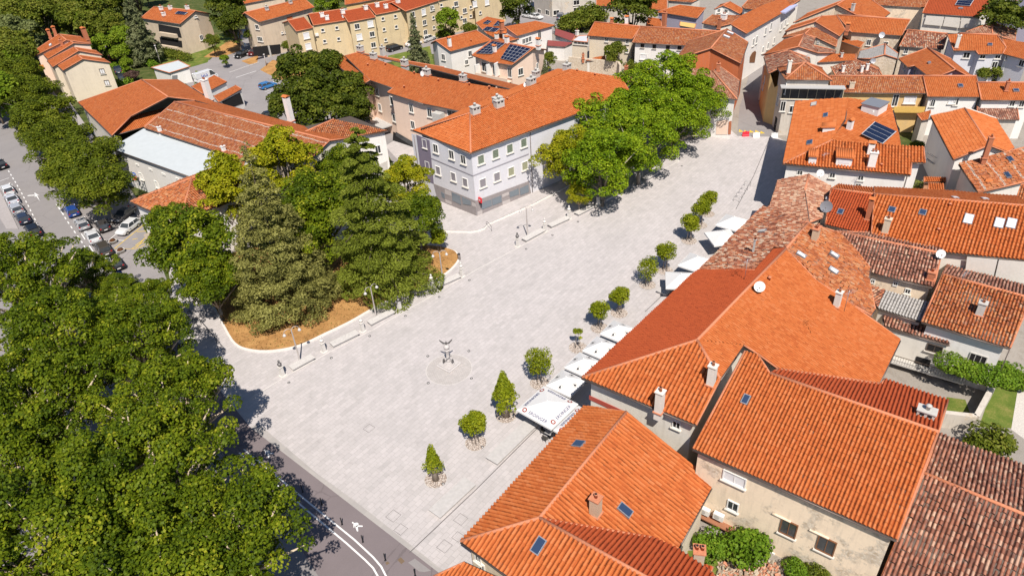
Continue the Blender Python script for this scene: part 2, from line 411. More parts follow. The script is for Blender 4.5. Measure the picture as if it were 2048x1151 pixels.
            for i in range(len(a)):
                p, q = tr[i], tr[(i+1) % len(tr)]; e = (q - p)
                if e.length < .02: continue
                no = e.cross(n).normalized()
                bmesh.ops.bisect_plane(bm, geom=bm.verts[:] + bm.edges[:] + bm.faces[:], plane_co=p, plane_no=no, clear_outer=True)
            bm.verts.index_update(); co = [vt.co.copy() for vt in bm.verts]
            if co: b.add(co, [[vt.index for vt in f.verts] for f in bm.faces], mi, [((q - o).dot(u), (q - o).dot(v)) for q in co], False)
            bm.free()
    # ------------------------------------------------ things fixed to the house
    def wallhit(s, px):
        best = None; r = ray(*px)
        for p, q, n, zt in s.quads:
            dn = r.dot(n)
            if dn >= -1e-6: continue
            t = (Vector((p.x, p.y, 0)) - CAM).dot(n) / dn; h = CAM + r * t; d = (q - p); k = (h.xy - p).dot(d) / d.length_squared
            miss = max(0, -k, k - 1) * d.length + max(0, h.z - zt - .3) + max(0, -.5 - h.z)
            if best is None or miss < best[0] - 1e-4: best = (miss, h, n)
        e = Vector((-best[2].y, best[2].x, 0)); return best[1], best[2], e
    def win(s, px, w=1.0, h=1.4, kind='glass', name='window', frame=None, sill=True, bars=1, fw=.09):
        """windows centred on photo pixels"""
        for q in (px if isinstance(px, list) else [px]):
            c, n, e = s.wallhit(q); Z = Vector((0,0,1)); b = MB(); ax = (e, n, Z); m = frame or WF
            for sx in (-1, 1): b.box(c + e*(sx*(w/2 - fw/2)) + n*.05, (fw, .12, h), ax)
            for sz in (-1, 1): b.box(c + Z*(sz*(h/2 - fw/2)) + n*.047, (w - 2*fw, .12, fw), ax)
            for k in range(1, bars + 1): b.box(c + e*(-w/2 + w*k/(bars+1)) + n*.035, (.06, .07, h - 2*fw), ax)
            if sill: b.box(c - Z*(h/2 + .05) + n*.1, (w + .25, .26, .1), ax, 1)
            o = b.build(name, [m, SILL], s.root)
            pm = {'glass': glass(), 'blind': BLIND, 'dark': DARK}.get(kind, kind)
            MB().box(c + n*.012, (w - 2*fw - .004, .03, h - 2*fw - .004), ax).build('pane', pm, o)
        return s
    def door(s, px, w=1.0, h=2.1, m=None): 
        for q in (px if isinstance(px, list) else [px]):
            c, n, e = s.wallhit(q); c.z = h / 2; ax = (e, n, Vector((0,0,1))); o = MB().box(c + n*.04, (w, .1, h), ax).build('door', m or BRN, s.root)
            MB().box(c + n*.12 + e*(w*.36), (.04, .1, .14), ax).build('handle', LEAD, o)
        return s
    def panel(s, px, m, name='panel', off=.03, th=.05):
        vs = []; n = None
        c = s.wallhit((sum(q[0] for q in px) / len(px), sum(q[1] for q in px) / len(px))); n = c[1]
        for q in px:
            r = ray(*q); vs.append(CAM + r * ((c[0] - CAM).dot(n) / r.dot(n)) + n * (off + th))
        b = MB(); k = len(vs); lo = [q - n * th for q in vs]
        b.add(vs + lo, [tuple(range(k)), tuple(range(k, 2*k))[::-1]] + [(i, k+i, k+(i+1)%k, (i+1)%k) for i in range(k)]); return b.build(name, m, s.root)
    def slab(s, px, w, h, d, m, name='balcony', parent=None):
        c, n, e = s.wallhit(px); return MB().box(c + n * (d / 2 - .01), (w, d, h), (e, n, Vector((0,0,1)))).build(name, m, parent or s.root)
    def balcony(s, px, w, d=1.2, m=None, rail=True):
        c, n, e = s.wallhit(px); Z = Vector((0,0,1)); ax = (e, n, Z); o = MB().box(c + n*(d/2), (w, d, .18), ax).build('balcony', m or CONC, s.root)
        b = MB(); 
        if rail:
            k = max(3, int(w / .25))
            for i in range(k + 1): b.box(c + n*(d - .05) + e*(-w/2 + w*i/k) + Z*.55, (.03, .03, .95), ax)
            b.box(c + n*(d - .05) + Z*1.05, (w + .05, .06, .06), ax)
            for sx in (-1, 1): b.box(c + n*(d/2) + e*(sx*w/2) + Z*1.05, (.05, d, .05), ax); b.box(c + n*(d/2) + e*(sx*w/2) + Z*.6, (.04, d, .04), ax)
            b.build('railing', FASC, o)
        else: MB().box(c + n*(d - .06) + Z*.5, (w, .12, .95), ax).build('parapet', m or CONC, o)
        return o
    def chim(s, px, w=.6, d=.6, h=1.4, kind='plain', m=None, rz=None):
        for q in (px if isinstance(px, list) else [px]):
            c, n = s.roofhit(q); u = Vector((-n.y, n.x, 0)).normalized() if n.xy.length > .01 else Vector((1,0,0)); v = Vector((-u.y, u.x, 0)); ax = (u, v, Vector((0,0,1))); b = MB(); Z = Vector((0,0,1))
            mats = [m or {'plain': CONC, 'white': WF, 'brick': BRK, 'tilecap': WF, 'brickcap': BRK, 'vent': CONC}[kind], MORT, DARK, tile('new', True)]
            b.box(c + Z*(h/2 - .4), (w, d, h + .8), ax)
            if kind in ('tilecap', 'brickcap'):
                for i in (-1, 1):
                    for j in (-1, 1): b.box(c + Z*(h + .14) + u*(i*(w/2 - .06)) + v*(j*(d/2 - .06)), (.12, .12, .28), ax)
                b.box(c + Z*(h + .06), (w*.7, d*.7, .12), ax, 2); zt = h + .28; p = [c + Z*zt + u*(i*(w/2 + .12)) + v*(j*(d/2 + .12)) for i, j in ((-1,-1),(1,-1),(1,1),(-1,1))]
                r1 = (p[0] + p[3]) / 2 + Z*.25; r2 = (p[1] + p[2]) / 2 + Z*.25
                b.add(p + [r1, r2], [(0,1,5,4),(2,3,4,5),(0,4,3),(1,2,5),(3,2,1,0)], 3)
            else:
                b.box(c + Z*(h + .05), (w + .16, d + .16, .1), ax, 1 if kind == 'brick' else 0)
                if kind == 'vent':
                    for i in (-1, 1):
                        for e_ in (-1, 1): b.box(c + u*(i*w*.22) + v*(e_*(d/2 + .005)) + Z*(h - .25), (w*.26, .02, .22), ax, 2)
                    b.lathe(c + Z*(h + .1), [(.16,0),(.16,.35),(.24,.36),(.24,.45),(.05,.55)], 10, 0)
                else:
                    k = 2 if w > .75 else 1
                    for i in range(k): b.lathe(c + Z*(h + .1) + u*((i - (k-1)/2)*.4), [(.14,0),(.12,.32),(.15,.33),(.15,.4)], 8, 1); b.lathe(c + Z*(h + .1) + u*((i - (k-1)/2)*.4), [(.10,.3),(.10,.405)], 8, 2)
            b.box(c + Z*.08, (w + .22, d + .22, .1), ax, 1)
            b.build('chimney', mats, s.roof)
        return s
    def sky(s, px, w=.8, h=1.2, g=None, name='skylight'):
        for q in (px if isinstance(px, list) else [px]):
            c, n = s.roofhit(q); u = Vector((-n.y, n.x, 0)).normalized(); v = n.cross(u); ax = (u, v, n); b = MB()
            b.box(c + n*.14, (w, h, .26), ax, 0); b.box(c + n*.275, (w - .16, h - .16, .02), ax, 1); b.build(name, [LEAD, g or SKYG], s.roof)
        return s
    def vents(s, px):
        for q in px:
            c, n = s.roofhit(q); b = MB(); b.lathe(c - Vector((0,0,.1)), [(.13,0),(.13,.45),(.2,.46),(.2,.54),(.02,.62)], 8); b.build('roof_vent', MORT, s.roof)
        return s
    def dish(s, px, r=.45, face=(.1,-.9,.45), h=.8, m=None):
        c, n = s.roofhit(px); f = Vector(face).normalized(); a = f.cross(Vector((0,0,1))).normalized(); t = a.cross(f); b = MB(); b.tube([c - Vector((0,0,.1)), c + Vector((0,0,h))], .03, 6, 1)
        o = c + Vector((0,0,h)) + f*.1; vs = [o - f*.06]; fs = []; k = 18
        for i in range(k): w = 2*math.pi*i/k; vs.append(o + (a*math.cos(w) + t*math.sin(w))*r + f*.06)
        for i in range(k): fs.append((0, 1+i, 1+(i+1)%k))
        vs2 = [q - f*.03 for q in vs]; b.add(vs, fs, 0, smooth=True); b.add(vs2, [q[::-1] for q in fs], 0, smooth=True)
        b.tube([o - t*r*.9 + f*.05, o + f*.5 - t*.1], .015, 5, 1); b.box(o + f*.52 - t*.08, (.09,.09,.14), None, 1); b.build('satellite_dish', [m or WF, LEAD], s.root); return s
    def antenna(s, px, h=2.0):
        c, n = s.roofhit(px); b = MB(); b.tube([c - Vector((0,0,.1)), c + Vector((0,0,h))], .025, 5); e = Vector((.8,.6,0)); f = Vector((-.6,.8,0))
        b.tube([c + Vector((0,0,h-.15)) - e*.6, c + Vector((0,0,h-.15)) + e*.6], .015, 4)
        for i in range(6): q = c + Vector((0,0,h-.15)) + e*(-.55 + i*.22); b.tube([q - f*(.22 + .04*i), q + f*(.22 + .04*i)], .012, 4)
        b.build('antenna', LEAD, s.roof); return s
    def pipe(s, px):
        for q in px:
            c, n, e = s.wallhit(q); zt = s.roofz(c.x, c.y) - .3; MB().tube([Vector((c.x, c.y, 0)) + n*.09, Vector((c.x, c.y, zt)) + n*.09], .05, 6).build('downpipe', GUT, s.root)
        return s
    def pv(s, quad, nx=4, ny=1, tilt=0, off=.3, name='solar_panel'):
        """solar array: four photo pixels on the roof plane"""
        cc = (sum(q[0] for q in quad)/4, sum(q[1] for q in quad)/4); c, n = s.roofhit(cc); vs = [s.hit(c + n*off, n, q) for q in quad]; b = MB()
        if (vs[1]-vs[0]).cross(vs[2]-vs[0]).dot(n) < 0: vs = [vs[0], vs[3], vs[2], vs[1]]; nx, ny = ny, nx
        b.add(vs + [q - n*.08 for q in vs], [(0,1,2,3),(7,6,5,4),(0,4,5,1),(1,5,6,2),(2,6,7,3),(3,7,4,0)], 0)
        B = lambda x, y: vs[0].lerp(vs[1], x).lerp(vs[3].lerp(vs[2], x), y) + n*.012; g = .03
        for i in range(nx):
            for j in range(ny):
                x0, x1, y0, y1 = (i+g)/nx, (i+1-g)/nx, (j+g)/ny, (j+1-g)/ny; b.add([B(x0,y0), B(x1,y0), B(x1,y1), B(x0,y1)], [(0,1,2,3)], 1)
        b.build(name, [plain('panel_frame', (.45,.46,.48), .4), PVBLUE], s.roof); return s
# ---------------------------------------------------------------- ground materials
def paving(name, c0, c1, ang, su=.9, sv=.45, joint=(.30,.28,.27)):
    g = N(name); p = g.pos(); r = g.n('ShaderNodeMapping', {'Vector': p, 'Rotation': (0, 0, -ang)}).outputs[0]
    br = g.n('ShaderNodeTexBrick', {'Vector': r, 'Color1': (*c0, 1), 'Color2': (*c1, 1), 'Mortar': (*joint, 1), 'Scale': 1.0, 'Mortar Size': .012, 'Mortar Smooth': .3, 'Bias': .1, 'Brick Width': su, 'Row Height': sv}, offset=.37, squash=1.0)
    sx = g.n('ShaderNodeSeparateXYZ', {0: r}); row = g.math('FLOOR', g.math('DIVIDE', sx.outputs[1], sv)); wn = g.n('ShaderNodeTexWhiteNoise', {'W': row}, noise_dimensions='1D').outputs[0]
    cell = g.n('ShaderNodeCombineXYZ', {0: g.math('FLOOR', g.math('ADD', g.math('DIVIDE', sx.outputs[0], su * 1.6), g.math('MULTIPLY', wn, 3.0))), 1: row, 2: 0.0}).outputs[0]
    w2 = g.n('ShaderNodeTexWhiteNoise', {'Vector': cell}, noise_dimensions='2D').outputs[0]
    c = g.mix(g.math('MULTIPLY', g.n('ShaderNodeMapRange', {0: w2, 1: .6, 2: 1.0}).outputs[0], .22), br.outputs['Color'], (.27,.26,.25))
    n1 = g.noise(p, .16, 5, .65); n2 = g.noise(p, 1.1, 5, .7); n3 = g.noise(p, 9, 3)
    c = g.mix(g.math('MULTIPLY', g.n('ShaderNodeMapRange', {0: n1, 1: .42, 2: .7}).outputs[0], .28), c, (.33,.31,.30))
    c = g.mix(g.math('MULTIPLY', g.n('ShaderNodeMapRange', {0: n2, 1: .5, 2: .75}).outputs[0], .34), c, (.29,.27,.26))
    c = g.mix(g.math('MULTIPLY', n3, .12), c, (.2,.2,.2)); g.bsdf(c, .8, 0, .2); return g.mat
def asphalt(name, col, patchy=.3):
    g = N(name); p = g.pos(); n1 = g.noise(p, .22, 5, .65); n2 = g.noise(p, 14, 3, .7); n3 = g.noise(p, 1.3, 5, .7)
    c = g.mix(n2, [q * .82 for q in col], [q * 1.18 for q in col]); c = g.mix(g.math('MULTIPLY', g.n('ShaderNodeMapRange', {0: n1, 1: .4, 2: .7}).outputs[0], patchy), c, [q * .68 for q in col])
    vo = g.n('ShaderNodeTexVoronoi', {'Vector': g.n('ShaderNodeMapping', {'Vector': p, 'Scale': (.13,.16,.1)}).outputs[0], 'Scale': 1.0}, feature='DISTANCE_TO_EDGE').outputs[0]
    c = g.mix(g.math('MULTIPLY', g.math('LESS_THAN', g.math('ADD', vo, g.math('MULTIPLY', n3, .04)), .026), .35), c, [q * .5 for q in col])
    g.bsdf(c, .9, 0, .2); return g.mat
def grassmat(name, stops, scale=.5):
    g = N(name); p = g.pos(); f = g.math('ADD', g.math('MULTIPLY', g.noise(p, scale, 5, .65), .65), g.math('MULTIPLY', g.noise(p, 7, 4, .7), .35))
    c = g.ramp(f, stops); g.bsdf(c, .95, 0, .1, g.bump(g.noise(p, 11, 4, .7), .8, .08)); return g.mat
DRY = grassmat('dry_mulch', [(.3,(.20,.105,.04)),(.47,(.36,.19,.07)),(.6,(.46,.26,.10)),(.75,(.24,.19,.06))]); LAWN = grassmat('lawn', [(.3,(.05,.09,.015)),(.5,(.12,.16,.03)),(.68,(.28,.22,.08)),(.8,(.09,.12,.02))])
YARD = grassmat('yard_ground', [(.3,(.20,.17,.14)),(.5,(.31,.28,.25)),(.7,(.24,.21,.18))]); SOIL = grassmat('green_ground', [(.3,(.03,.05,.012)),(.5,(.07,.09,.025)),(.7,(.17,.14,.06))])
GRAVEL = plain('gravel_white', (.50,.46,.42), .95, var=.5, scale=9)
pa, pb = P(820, 1104), P(1310, 605); PANG = math.atan2(pb.y - pa.y, pb.x - pa.x)
PAVE = paving('plaza_paving', (.515,.475,.47), (.465,.43,.425), PANG, .8, .5); BAND = paving('plaza_band', (.40,.37,.35), (.345,.32,.305), PANG + 1.5708, 1.2, .8); KERB = plain('kerb_stone', (.62,.59,.56), .85, var=.2)
ASPH = asphalt('asphalt_new', (.185,.155,.16)); ASPL = asphalt('asphalt_old', (.25,.232,.23)); ASPG = asphalt('asphalt_lot', (.27,.25,.25), .4); WPAINT = plain('white_paint', (.70,.69,.68), .6, var=.15, scale=4); YPAINT = plain('yellow_paint', (.62,.42,.05), .7, var=.2)
def sheet(name, px, z, m, th=None, label=None):
    vs = [Vector((q.x, q.y, z)) for q in (P(*c, z) if not isinstance(c, Vector) else c for c in px)]
    if area2([q.xy for q in vs]) < 0: vs.reverse()
    b = MB(); b.slabpoly(vs, th, 0) if th else b.poly(vs)
    o = b.build(name, m, loc=(0,0,0)); o['kind'] = 'structure'; return o
def smooth(px, k=3):
    """closed Catmull-Rom through pixels"""
    out = []; n = len(px)
    for i in range(n):
        p0, p1, p2, p3 = px[i-1], px[i], px[(i+1)%n], px[(i+2)%n]
        for t in [j / k for j in range(k)]:
            out.append(tuple(.5*((2*p1[a]) + (-p0[a]+p2[a])*t + (2*p0[a]-5*p1[a]+4*p2[a]-p3[a])*t*t + (-p0[a]+3*p1[a]-3*p2[a]+p3[a])*t**3) for a in (0,1)))
    return out
g_ = MB(); g_.poly([(-700,-60,0),(700,-60,0),(700,1500,0),(-700,1500,0)]); o = g_.build('ground', SOIL); o['kind'] = 'structure'
sheet('yard', [(1180,1500),(1165,800),(1375,540),(1500,330),(1470,270),(1050,150),(1000,-40),(1100,-160),(2500,-160),(2500,1500)], .004, YARD)
sheet('road', [(980,1240),(905,1165),(501,854),(432,770),(322,645),(345,588),(318,520),(262,400),(225,330),(120,200),(60,120),(-60,150),(-500,300),(-500,900),(-200,1500),(600,1500)], .006, ASPL)
NEWR = sheet('road', [(1010,1250),(905,1165),(501,854),(432,770),(322,645),(300,600),(220,610),(330,760),(420,880),(540,1000),(700,1250)], .010, ASPH)
sheet('car_park', [(355,155),(318,128),(420,120),(480,60),(620,30),(1100,-60),(1200,20),(1080,80),(850,110),(700,140),(790,245),(880,330),(900,400),(845,420),(770,300),(600,300),(470,240)], .006, ASPG)
sheet('car_park', [(262,455),(345,588),(300,610),(215,560),(175,480)], .012, ASPG)
PL = [(910,1169),(501,854),(432,770),(322,645),(345,588),(335,528),(420,470),(640,400),(820,345),(770,292),(820,262),(1060,300),(1230,200),(1440,240),(1475,272),(1552,272),(1600,300),(1530,420),(1420,545),(1300,660),(1200,800),(1200,900),(1060,1010),(1010,1200)]
sheet('plaza', PL, .014, PAVE)
sheet('street', T('L',495,375,520,60,560,-40,625,-300,700,-520,1000,-700,1060,-560,860,-330,800,-100,760,140,930,330,840,385), .018, ASPL)
# paving band along the road and drain channels
sheet('paving_band', [(910,1169),(501,854),(516,846)] + T('n',690,395,1000,620,1590,1085) + [(925,1162)], .019, BAND)
def strip(name, px, w, z, m, dash=None, kind='structure', closed=False):
    """painted line or channel of width w metres through ground pixels"""
    pts = [P(*q, z) if not isinstance(q, Vector) else q for q in px]; b = MB()
    if closed: pts.append(pts[0])
    if dash:
        on, off = dash; out = []; acc = 0.0
        for a, c in zip(pts, pts[1:]):
            L = (c - a).length; t = 0.0
            while t < L:
                ph = acc % (on + off); step = min(L - t, (on - ph) if ph < on else (on + off - ph))
                if ph < on and step > .05: out.append((a.lerp(c, t / L), a.lerp(c, (t + step) / L)))
                t += step + 1e-6; acc += step + 1e-6
        for a, c in out:
            d = (c - a).normalized(); n = Vector((-d.y, d.x, 0)) * (w / 2); b.poly([a - n, c - n, c + n, a + n])
    else:
        L, Rr = [], []
        for i, q in enumerate(pts):
            d = (pts[min(i+1, len(pts)-1)] - pts[max(i-1, 0)])
            if closed and i in (0, len(pts)-1): d = pts[1] - pts[-2]
            d = d.normalized(); n = Vector((-d.y, d.x, 0)) * (w / 2); L.append(q + n); Rr.append(q - n)
        k = len(pts); b.add(Rr + L, [(i, i+1, k+i+1, k+i) for i in range(k-1)])
    o = b.build(name, m, loc=(0,0,0)); o['kind'] = kind; return o
DARKJ = plain('channel_slot', (.12,.11,.11), .9)
strip('drain_channel', [(819,1104),(950,980),(1075,855)], .09, .022, DARKJ); strip('drain_channel', [(990,918),(1070,843)] , .09, .022, DARKJ); strip('drain_channel', [(1290,623),(1345,570)], .09, .022, DARKJ)
strip('drain_channel', T('L',480,1140,665,795,840,385), .09, .022, DARKJ)
strip('drain_channel', [(505,793)] + T('j',480,770,790,600,1100,440,1500,210,1860,0) + T('g',340,900,690,700,1090,490,1500,275), .10, .022, plain('channel_stone', (.58,.55,.52), .9))
# painted markings
for px in (T('n',140,210,640,620,960,880,1100,1010,1160,1080,1200,1160,1215,1300), T('n',105,235,600,655,900,905,1040,1030,1100,1090,1140,1160,1155,1300)): strip('lane_line', px, .16, .020, WPAINT)
for px in (T('i',1145,590,1215,700), T('i',1180,580,1255,695)): strip('lane_line', px, .14, .020, WPAINT)
strip('lane_line', T('q',80,5,150,120,210,225,270,340,320,440,440,690), .16, .022, WPAINT, (1.0, 1.1)); strip('lane_line', T('q',620,450,700,570,770,665,860,810,1040,1070), .16, .022, WPAINT, (1.0, 1.1))
strip('lane_line', T('q',540,325,610,430), .2, .022, WPAINT); strip('lane_line', T('q',780,610,900,790,1060,1040), .14, .022, WPAINT, (2.4, 2.6)); strip('lane_line', T('q',0,105,85,75), .14, .022, WPAINT)
strip('lane_line', T('q',265,245,340,240), .35, .022, WPAINT)
sheet('arrow_marking', T('q',330,215,380,245,355,240,385,300,345,248,335,262), .022, WPAINT)
strip('lane_line', T('q',1045,670,1115,610), .14, .022, WPAINT); strip('lane_line', T('q',1075,670,1190,675), .14, .022, WPAINT)
for px in (T('q',1385,520,1100,750,1300,757,1390,650), T('q',1315,590,1400,585), T('q',1265,752,1385,690), T('q',1300,722,1385,660), T('q',1320,752,1388,715), T('q',1420,655,1480,635), T('q',1270,665,1320,655)): strip('yellow_line', px, .15, .024, YPAINT)
strip('lane_line', T('a',1810,595,1964,545), .2, .022, WPAINT); strip('kerb_line', T('u',600,100,1000,-40), .18, .022, KERB)
for i in range(6): strip('parking_line', T('u',1010+i*34,330+i*17,1110+i*34,300+i*17), .12, .022, WPAINT)
sheet('patch', T('n',510,345,690,535,760,495,660,415,540,320), .018, ASPH); sheet('patch', T('n',1360,1050,1440,1115,1480,1120,1530,1110,1410,1020), .018, ASPL)
# walking figure painted on the lane
for ox, oy, s in ((980, 785, 1.0), (322, 245, .9)):
    M = lambda *c: T('n', *[(ox + c[i]*s) if i % 2 == 0 else (oy + c[i]*s) for i in range(len(c))])
    b = MB()
    for q in (M(-38,-34,-30,-38,-24,-33,-27,-25,-35,-25), M(-26,-28,2,-32,14,-22,0,0,-12,2,-16,-14,-20,6,-27,4), M(0,-12,42,-10,44,0,6,0,10,32,0,35,-12,2)): b.poly([P(*t, .022) for t in q][::-1] if area2([P(*t).xy for t in q]) < 0 else [P(*t, .022) for t in q])
    o = b.build('pedestrian_marking', WPAINT, loc=(0,0,0)); o['kind'] = 'structure'
# planted island
ISL = smooth([(428,618),(447,655),(468,688),(498,701),(545,703),(600,692),(650,669),(700,645),(740,622),(782,600),(850,572),(893,548),(918,522),(915,505),(900,497),(870,491),(800,488),(700,480),(600,480),(480,500),(415,540),(405,590)], 4)
sheet('kerb', ISL, .12, KERB, .11); 
cx_ = sum(q[0] for q in ISL)/len(ISL); cy_ = sum(q[1] for q in ISL)/len(ISL)
ipts = [P(*q, 0).xy for q in ISL]; ipts = ipts if area2(ipts) > 0 else ipts[::-1]; isl_in = [Vector((q.x, q.y, 0)) for q in inset(ipts, .25)]
sheet('planting_bed', isl_in, .16, DRY, .1)
# terrace steps round the corner building
sheet('step', T('f',1380,560,1500,790,1830,797,1880,790,1930,772) + T('g',100,740,440,590,800,400,600,330,200,300,-200,200), .15, KERB, .14)
sheet('step', T('f',1400,540,1500,775,1825,782,1875,775,1925,757) + T('g',100,725,440,575,780,395,600,330,200,300,-200,200), .30, PAVE, .14)
# lawns and verges
sheet('lawn', [(425,105),(415,125),(335,148),(300,130),(270,100),(300,60),(470,72),(486,80),(455,108)], .012, LAWN); sheet('lawn', [(520,140),(545,120),(650,140),(640,160),(560,160)], .013, DRY); sheet('lawn', T('a',1490,660,1500,540,1560,560,1600,590,1500,640), .013, LAWN)
sheet('lawn', [(775,112),(860,92),(870,140),(800,145)], .013, LAWN); sheet('lawn', T('a',1760,310,1860,330,1840,390,1700,440,1560,440), .014, DRY); sheet('lawn', T('b',120,455,250,410,240,470,180,480), .016, DRY)
sheet('lawn', T('l',1460,940,1600,960,1650,1110,1450,1040), .010, LAWN); sheet('lawn', T('l',1700,1160,1820,820,2040,780,2100,1000,2100,1180), .010, LAWN); sheet('gravel_path', T('l',1940,1180,1990,880,2100,880,2100,1300), .012, GRAVEL)
sheet('lawn', [(1375,1100),(1500,1090),(1540,1200),(1380,1200)], .010, LAWN); sheet('lawn', T('c',640,180,760,130,860,60,1080,90,1070,170,830,250,760,230), .010, SOIL)
PVG = plain('pavement_grey', (.33,.30,.29), .9, var=.2); sheet('pavement', T('q',-40,150,20,235,175,560,60,560,-80,330), .13, PVG, .12); sheet('pavement', [(128,205),(138,202),(290,420),(280,440)], .12, PVG, .1); sheet('garden', T('r',2000,500,2031,300,2200,700,2300,1100,1950,1140,1850,900), .010, SOIL)
# ================================================================ houses: right hand cluster
def bld(*a, **k): return House(*a, **k)
# R1 front house by the plaza
h = bld('tiled_house', 'orange tiled house at the near end of the plaza, hipped, with three skylights', 'house', 'cream', 'big', .5)
f1 = h.face((922,1082), (1168,812), 6.2, 24, [(922,1082),(1168,812),(1253,824),(1079,1036)])
h.face(f1[3], f1[2], 0, 24, [f1[3], f1[2], (1427,966), (1355,1097)])
f2 = h.face((922,1082), (1014.6,1150.7), 6.2, f1[3], [(922,1082),(1125,1232.5),(1420,1225),f1[3]])
f3 = h.face(f2[3], f2[2], 0, 22, [f2[3], (1308,1075), (1355,1097), (1412,1135), (1470,1190), f2[2]], 'redbig')
h.build(ring=[f1[0], f1[1], f1[2], P(1427,966,6), P(1355,1097,6), P(1412,1135,6), P(1470,1190,6), f2[2], f2[1]])
h.sky(T('o',775,182), .85, 1.1); h.sky(T('o',1108,668), .8, 1.25); h.sky(T('o',478,930), .8, 1.3); h.chim(T('o',895,690), .75, .75, 1.9, 'brick', m=plaster('chimney_render', (.55,.40,.28), (.3,.2,.15), .5)); 
h.win(T('n',1880,1010,1910,1090), .7, 1.3)
# chimney house bottom
h = bld('tiled_house', 'low tiled house cut by the bottom frame, its roof corner just above the road', 'house', 'cream', 'new', .4)
h.face((870,1160), (1010,1262), 4.8, 22, [T1('n',1780,1050), T1('n',1560,1150), (860,1152), (1000,1265), (1100,1200)]); h.build()
h = bld('outbuilding', 'small tiled outbuilding with a stone chimney beside the ruined yard', 'house', 'old', 'red', .2)
h.face(T1('o',1590,1185), T1('o',1700,1200), 4.2, 15, T('o',1590,1190,1690,1060,1765,1082,1720,1200)); h.build(); h.chim(T('o',1640,1135), .8, .8, 3.0, 'brick', m=plaster('chimney_stone', (.48,.38,.30), (.3,.2,.15), .5))
# R2 large house
h = bld('tiled_house', 'largest hipped orange house on the plaza, with white chimneys and parasols below', 'house', 'pale', 'big', .6)
g1 = h.face((1164,755), (1381,552), 8.6, 22, [(1164,755),(1381,552),(1395,541),(1510,540),(1548,498),(1572,498),(1394,681)], 'red')
rA, rB = g1[6], g1[5]
g2 = h.face(rA, rB, 0, 20, [rA, rB, (1632,560), (1672,586), (1800,679), (1758,766), (1556,737), (1516,708), (1487,690)], 'fine')
gz = P(1392,850,8.6); g3 = h.face((1164,755), (1392,850), 8.6, rA, [(1164,755),(1392,850),(1440,758),rA])
h.add([rA, g2[8], g3[2]], 'fine')
h.build(ring=[g1[0], g1[1], g1[2], rB, g2[2], g2[4], g2[5], g2[7], g2[8], g3[2], g3[1]])
h.chim(T('k',1365,1050), .65, .65, 2.4, 'white', m=WALL('pale')); h.chim(T('k',1750,850), .65, .6, 2.2, 'white', m=WALL('pale')); h.chim(T('l',640,270), .55, .55, 1.8, 'white', m=WALL('pale'))
h.antenna(T1('k',2000,75), 2.6); h.dish(T1('l',62,175), .55, (-.3,-.85,.5), .9); h.vents(T('l',142,75)); h.panel(T('k',850,925,1115,1045,1115,1075,850,955), plain('red_fascia', (.38,.07,.05), .5), 'sign_band'); h.win(T('k',1497,1145), .8, .9, 'dark')
h.sky(T('h',375,970,620,970,615,1090), .6, .9, BLIND)
# R3 big orange roof, ruined plaster wall
h = bld('tiled_house', 'house with a big bright orange roof over a crumbling plaster wall with air conditioners', 'house', 'old', 'new', .35)
h1 = h.face((1386,897), (1793.5,1079), 8.4, 21, [(1386,897),(1793.5,1079),(1876,864),(1540,747),(1516,710),(1490,702)])
h.face(h1[3], h1[2], 0, 19, [h1[3], (1556.6,738), (1761,769), (1769,758), (1896,800), h1[2]], 'red')
h.build(); h.antenna(T1('l',700,300), 2.2); h.sky(T('k',2010,965), .6, .95); h.chim(T('l',1300,1085), 1.3, .8, .7, 'vent')
b3 = h; h.win(T('E',378,325), 2.0, 1.2, 'blind'); h.win(T('E',365,555), 1.0, 1.15); h.win(T('E',838,745), 1.35, 1.75, frame=BRN); h.win(T('E',1157,890), 1.4, 1.75, frame=BRN); h.win(T('E',662,955), 1.1, .8, 'dark')
h.win(T('E',200,735), 3.2, 1.35, frame=plain('orange_wood', (.35,.14,.05), .6), bars=2); h.slab(T1('E',200,655), 4.0, .12, .7, plain('rust_sheet', (.30,.13,.07), .8), 'canopy')
for q in T('E',140,575,258,620):
    c, n, e = h.wallhit(q); o = MB().box(c + n*.35, (.9, .4, .65), (e, n, Vector((0,0,1)))).build('air_conditioner', WF, h.root); b = MB(); k = c + n*.56
    b.add([k + (e*math.cos(t*.5236) + Vector((0,0,1))*math.sin(t*.5236))*.25 - e*.12 for t in range(12)], [tuple(range(12))]); b.build('fan_grille', CONC, o)
for q in T('E',780,650,1100,790): h.slab(q, 1.5, .08, .16, WALL('old'), 'lintel')
# R5 old dark roof bottom right
h = bld('tiled_house', 'old house with a dark mottled tile roof in the lower right corner', 'house', 'old', 'dark', .4)
i1 = h.face((1847,946), (2048,1029.5), 6.6, -18, [(1847,946),(2140,1067),(2200,1330),(1715,1275)]); h.face(i1[0], i1[1], 0, 18, [i1[0], (1877,866), (2140,965), i1[1]]); h.build()
# R4 old front
h = bld('tiled_house', 'old house by the parasols with weathered pinkish tiles and a ruined chimney on its ridge', 'house', 'old', 'old', .4)
j1 = h.face(g1[0], g1[1], 0, rA, [(1395.5,541.5),(1527,412),(1616,447),(1572,498),(1548,498),(1510,540)], 'old')
h.face(j1[3], j1[2], 0, 20, [j1[3], j1[2], (1651,457), (1680,466), (1740,535), (1737,556), (1750,618), (1742,631), (1697,604), (1632,560)], 'mix')
h.build(); h.chim(T('h',480,850), 1.1, .6, 1.5, 'brick', m=plaster('chimney_render', (.5,.4,.3))); h.sky(T('h',375,970,620,970,615,1085), .7, 1.1, BLIND); h.sky(T('h',95,795), .7, .8, CONC); h.chim(T('h',22,950), .18, .18, 1.7, 'plain')
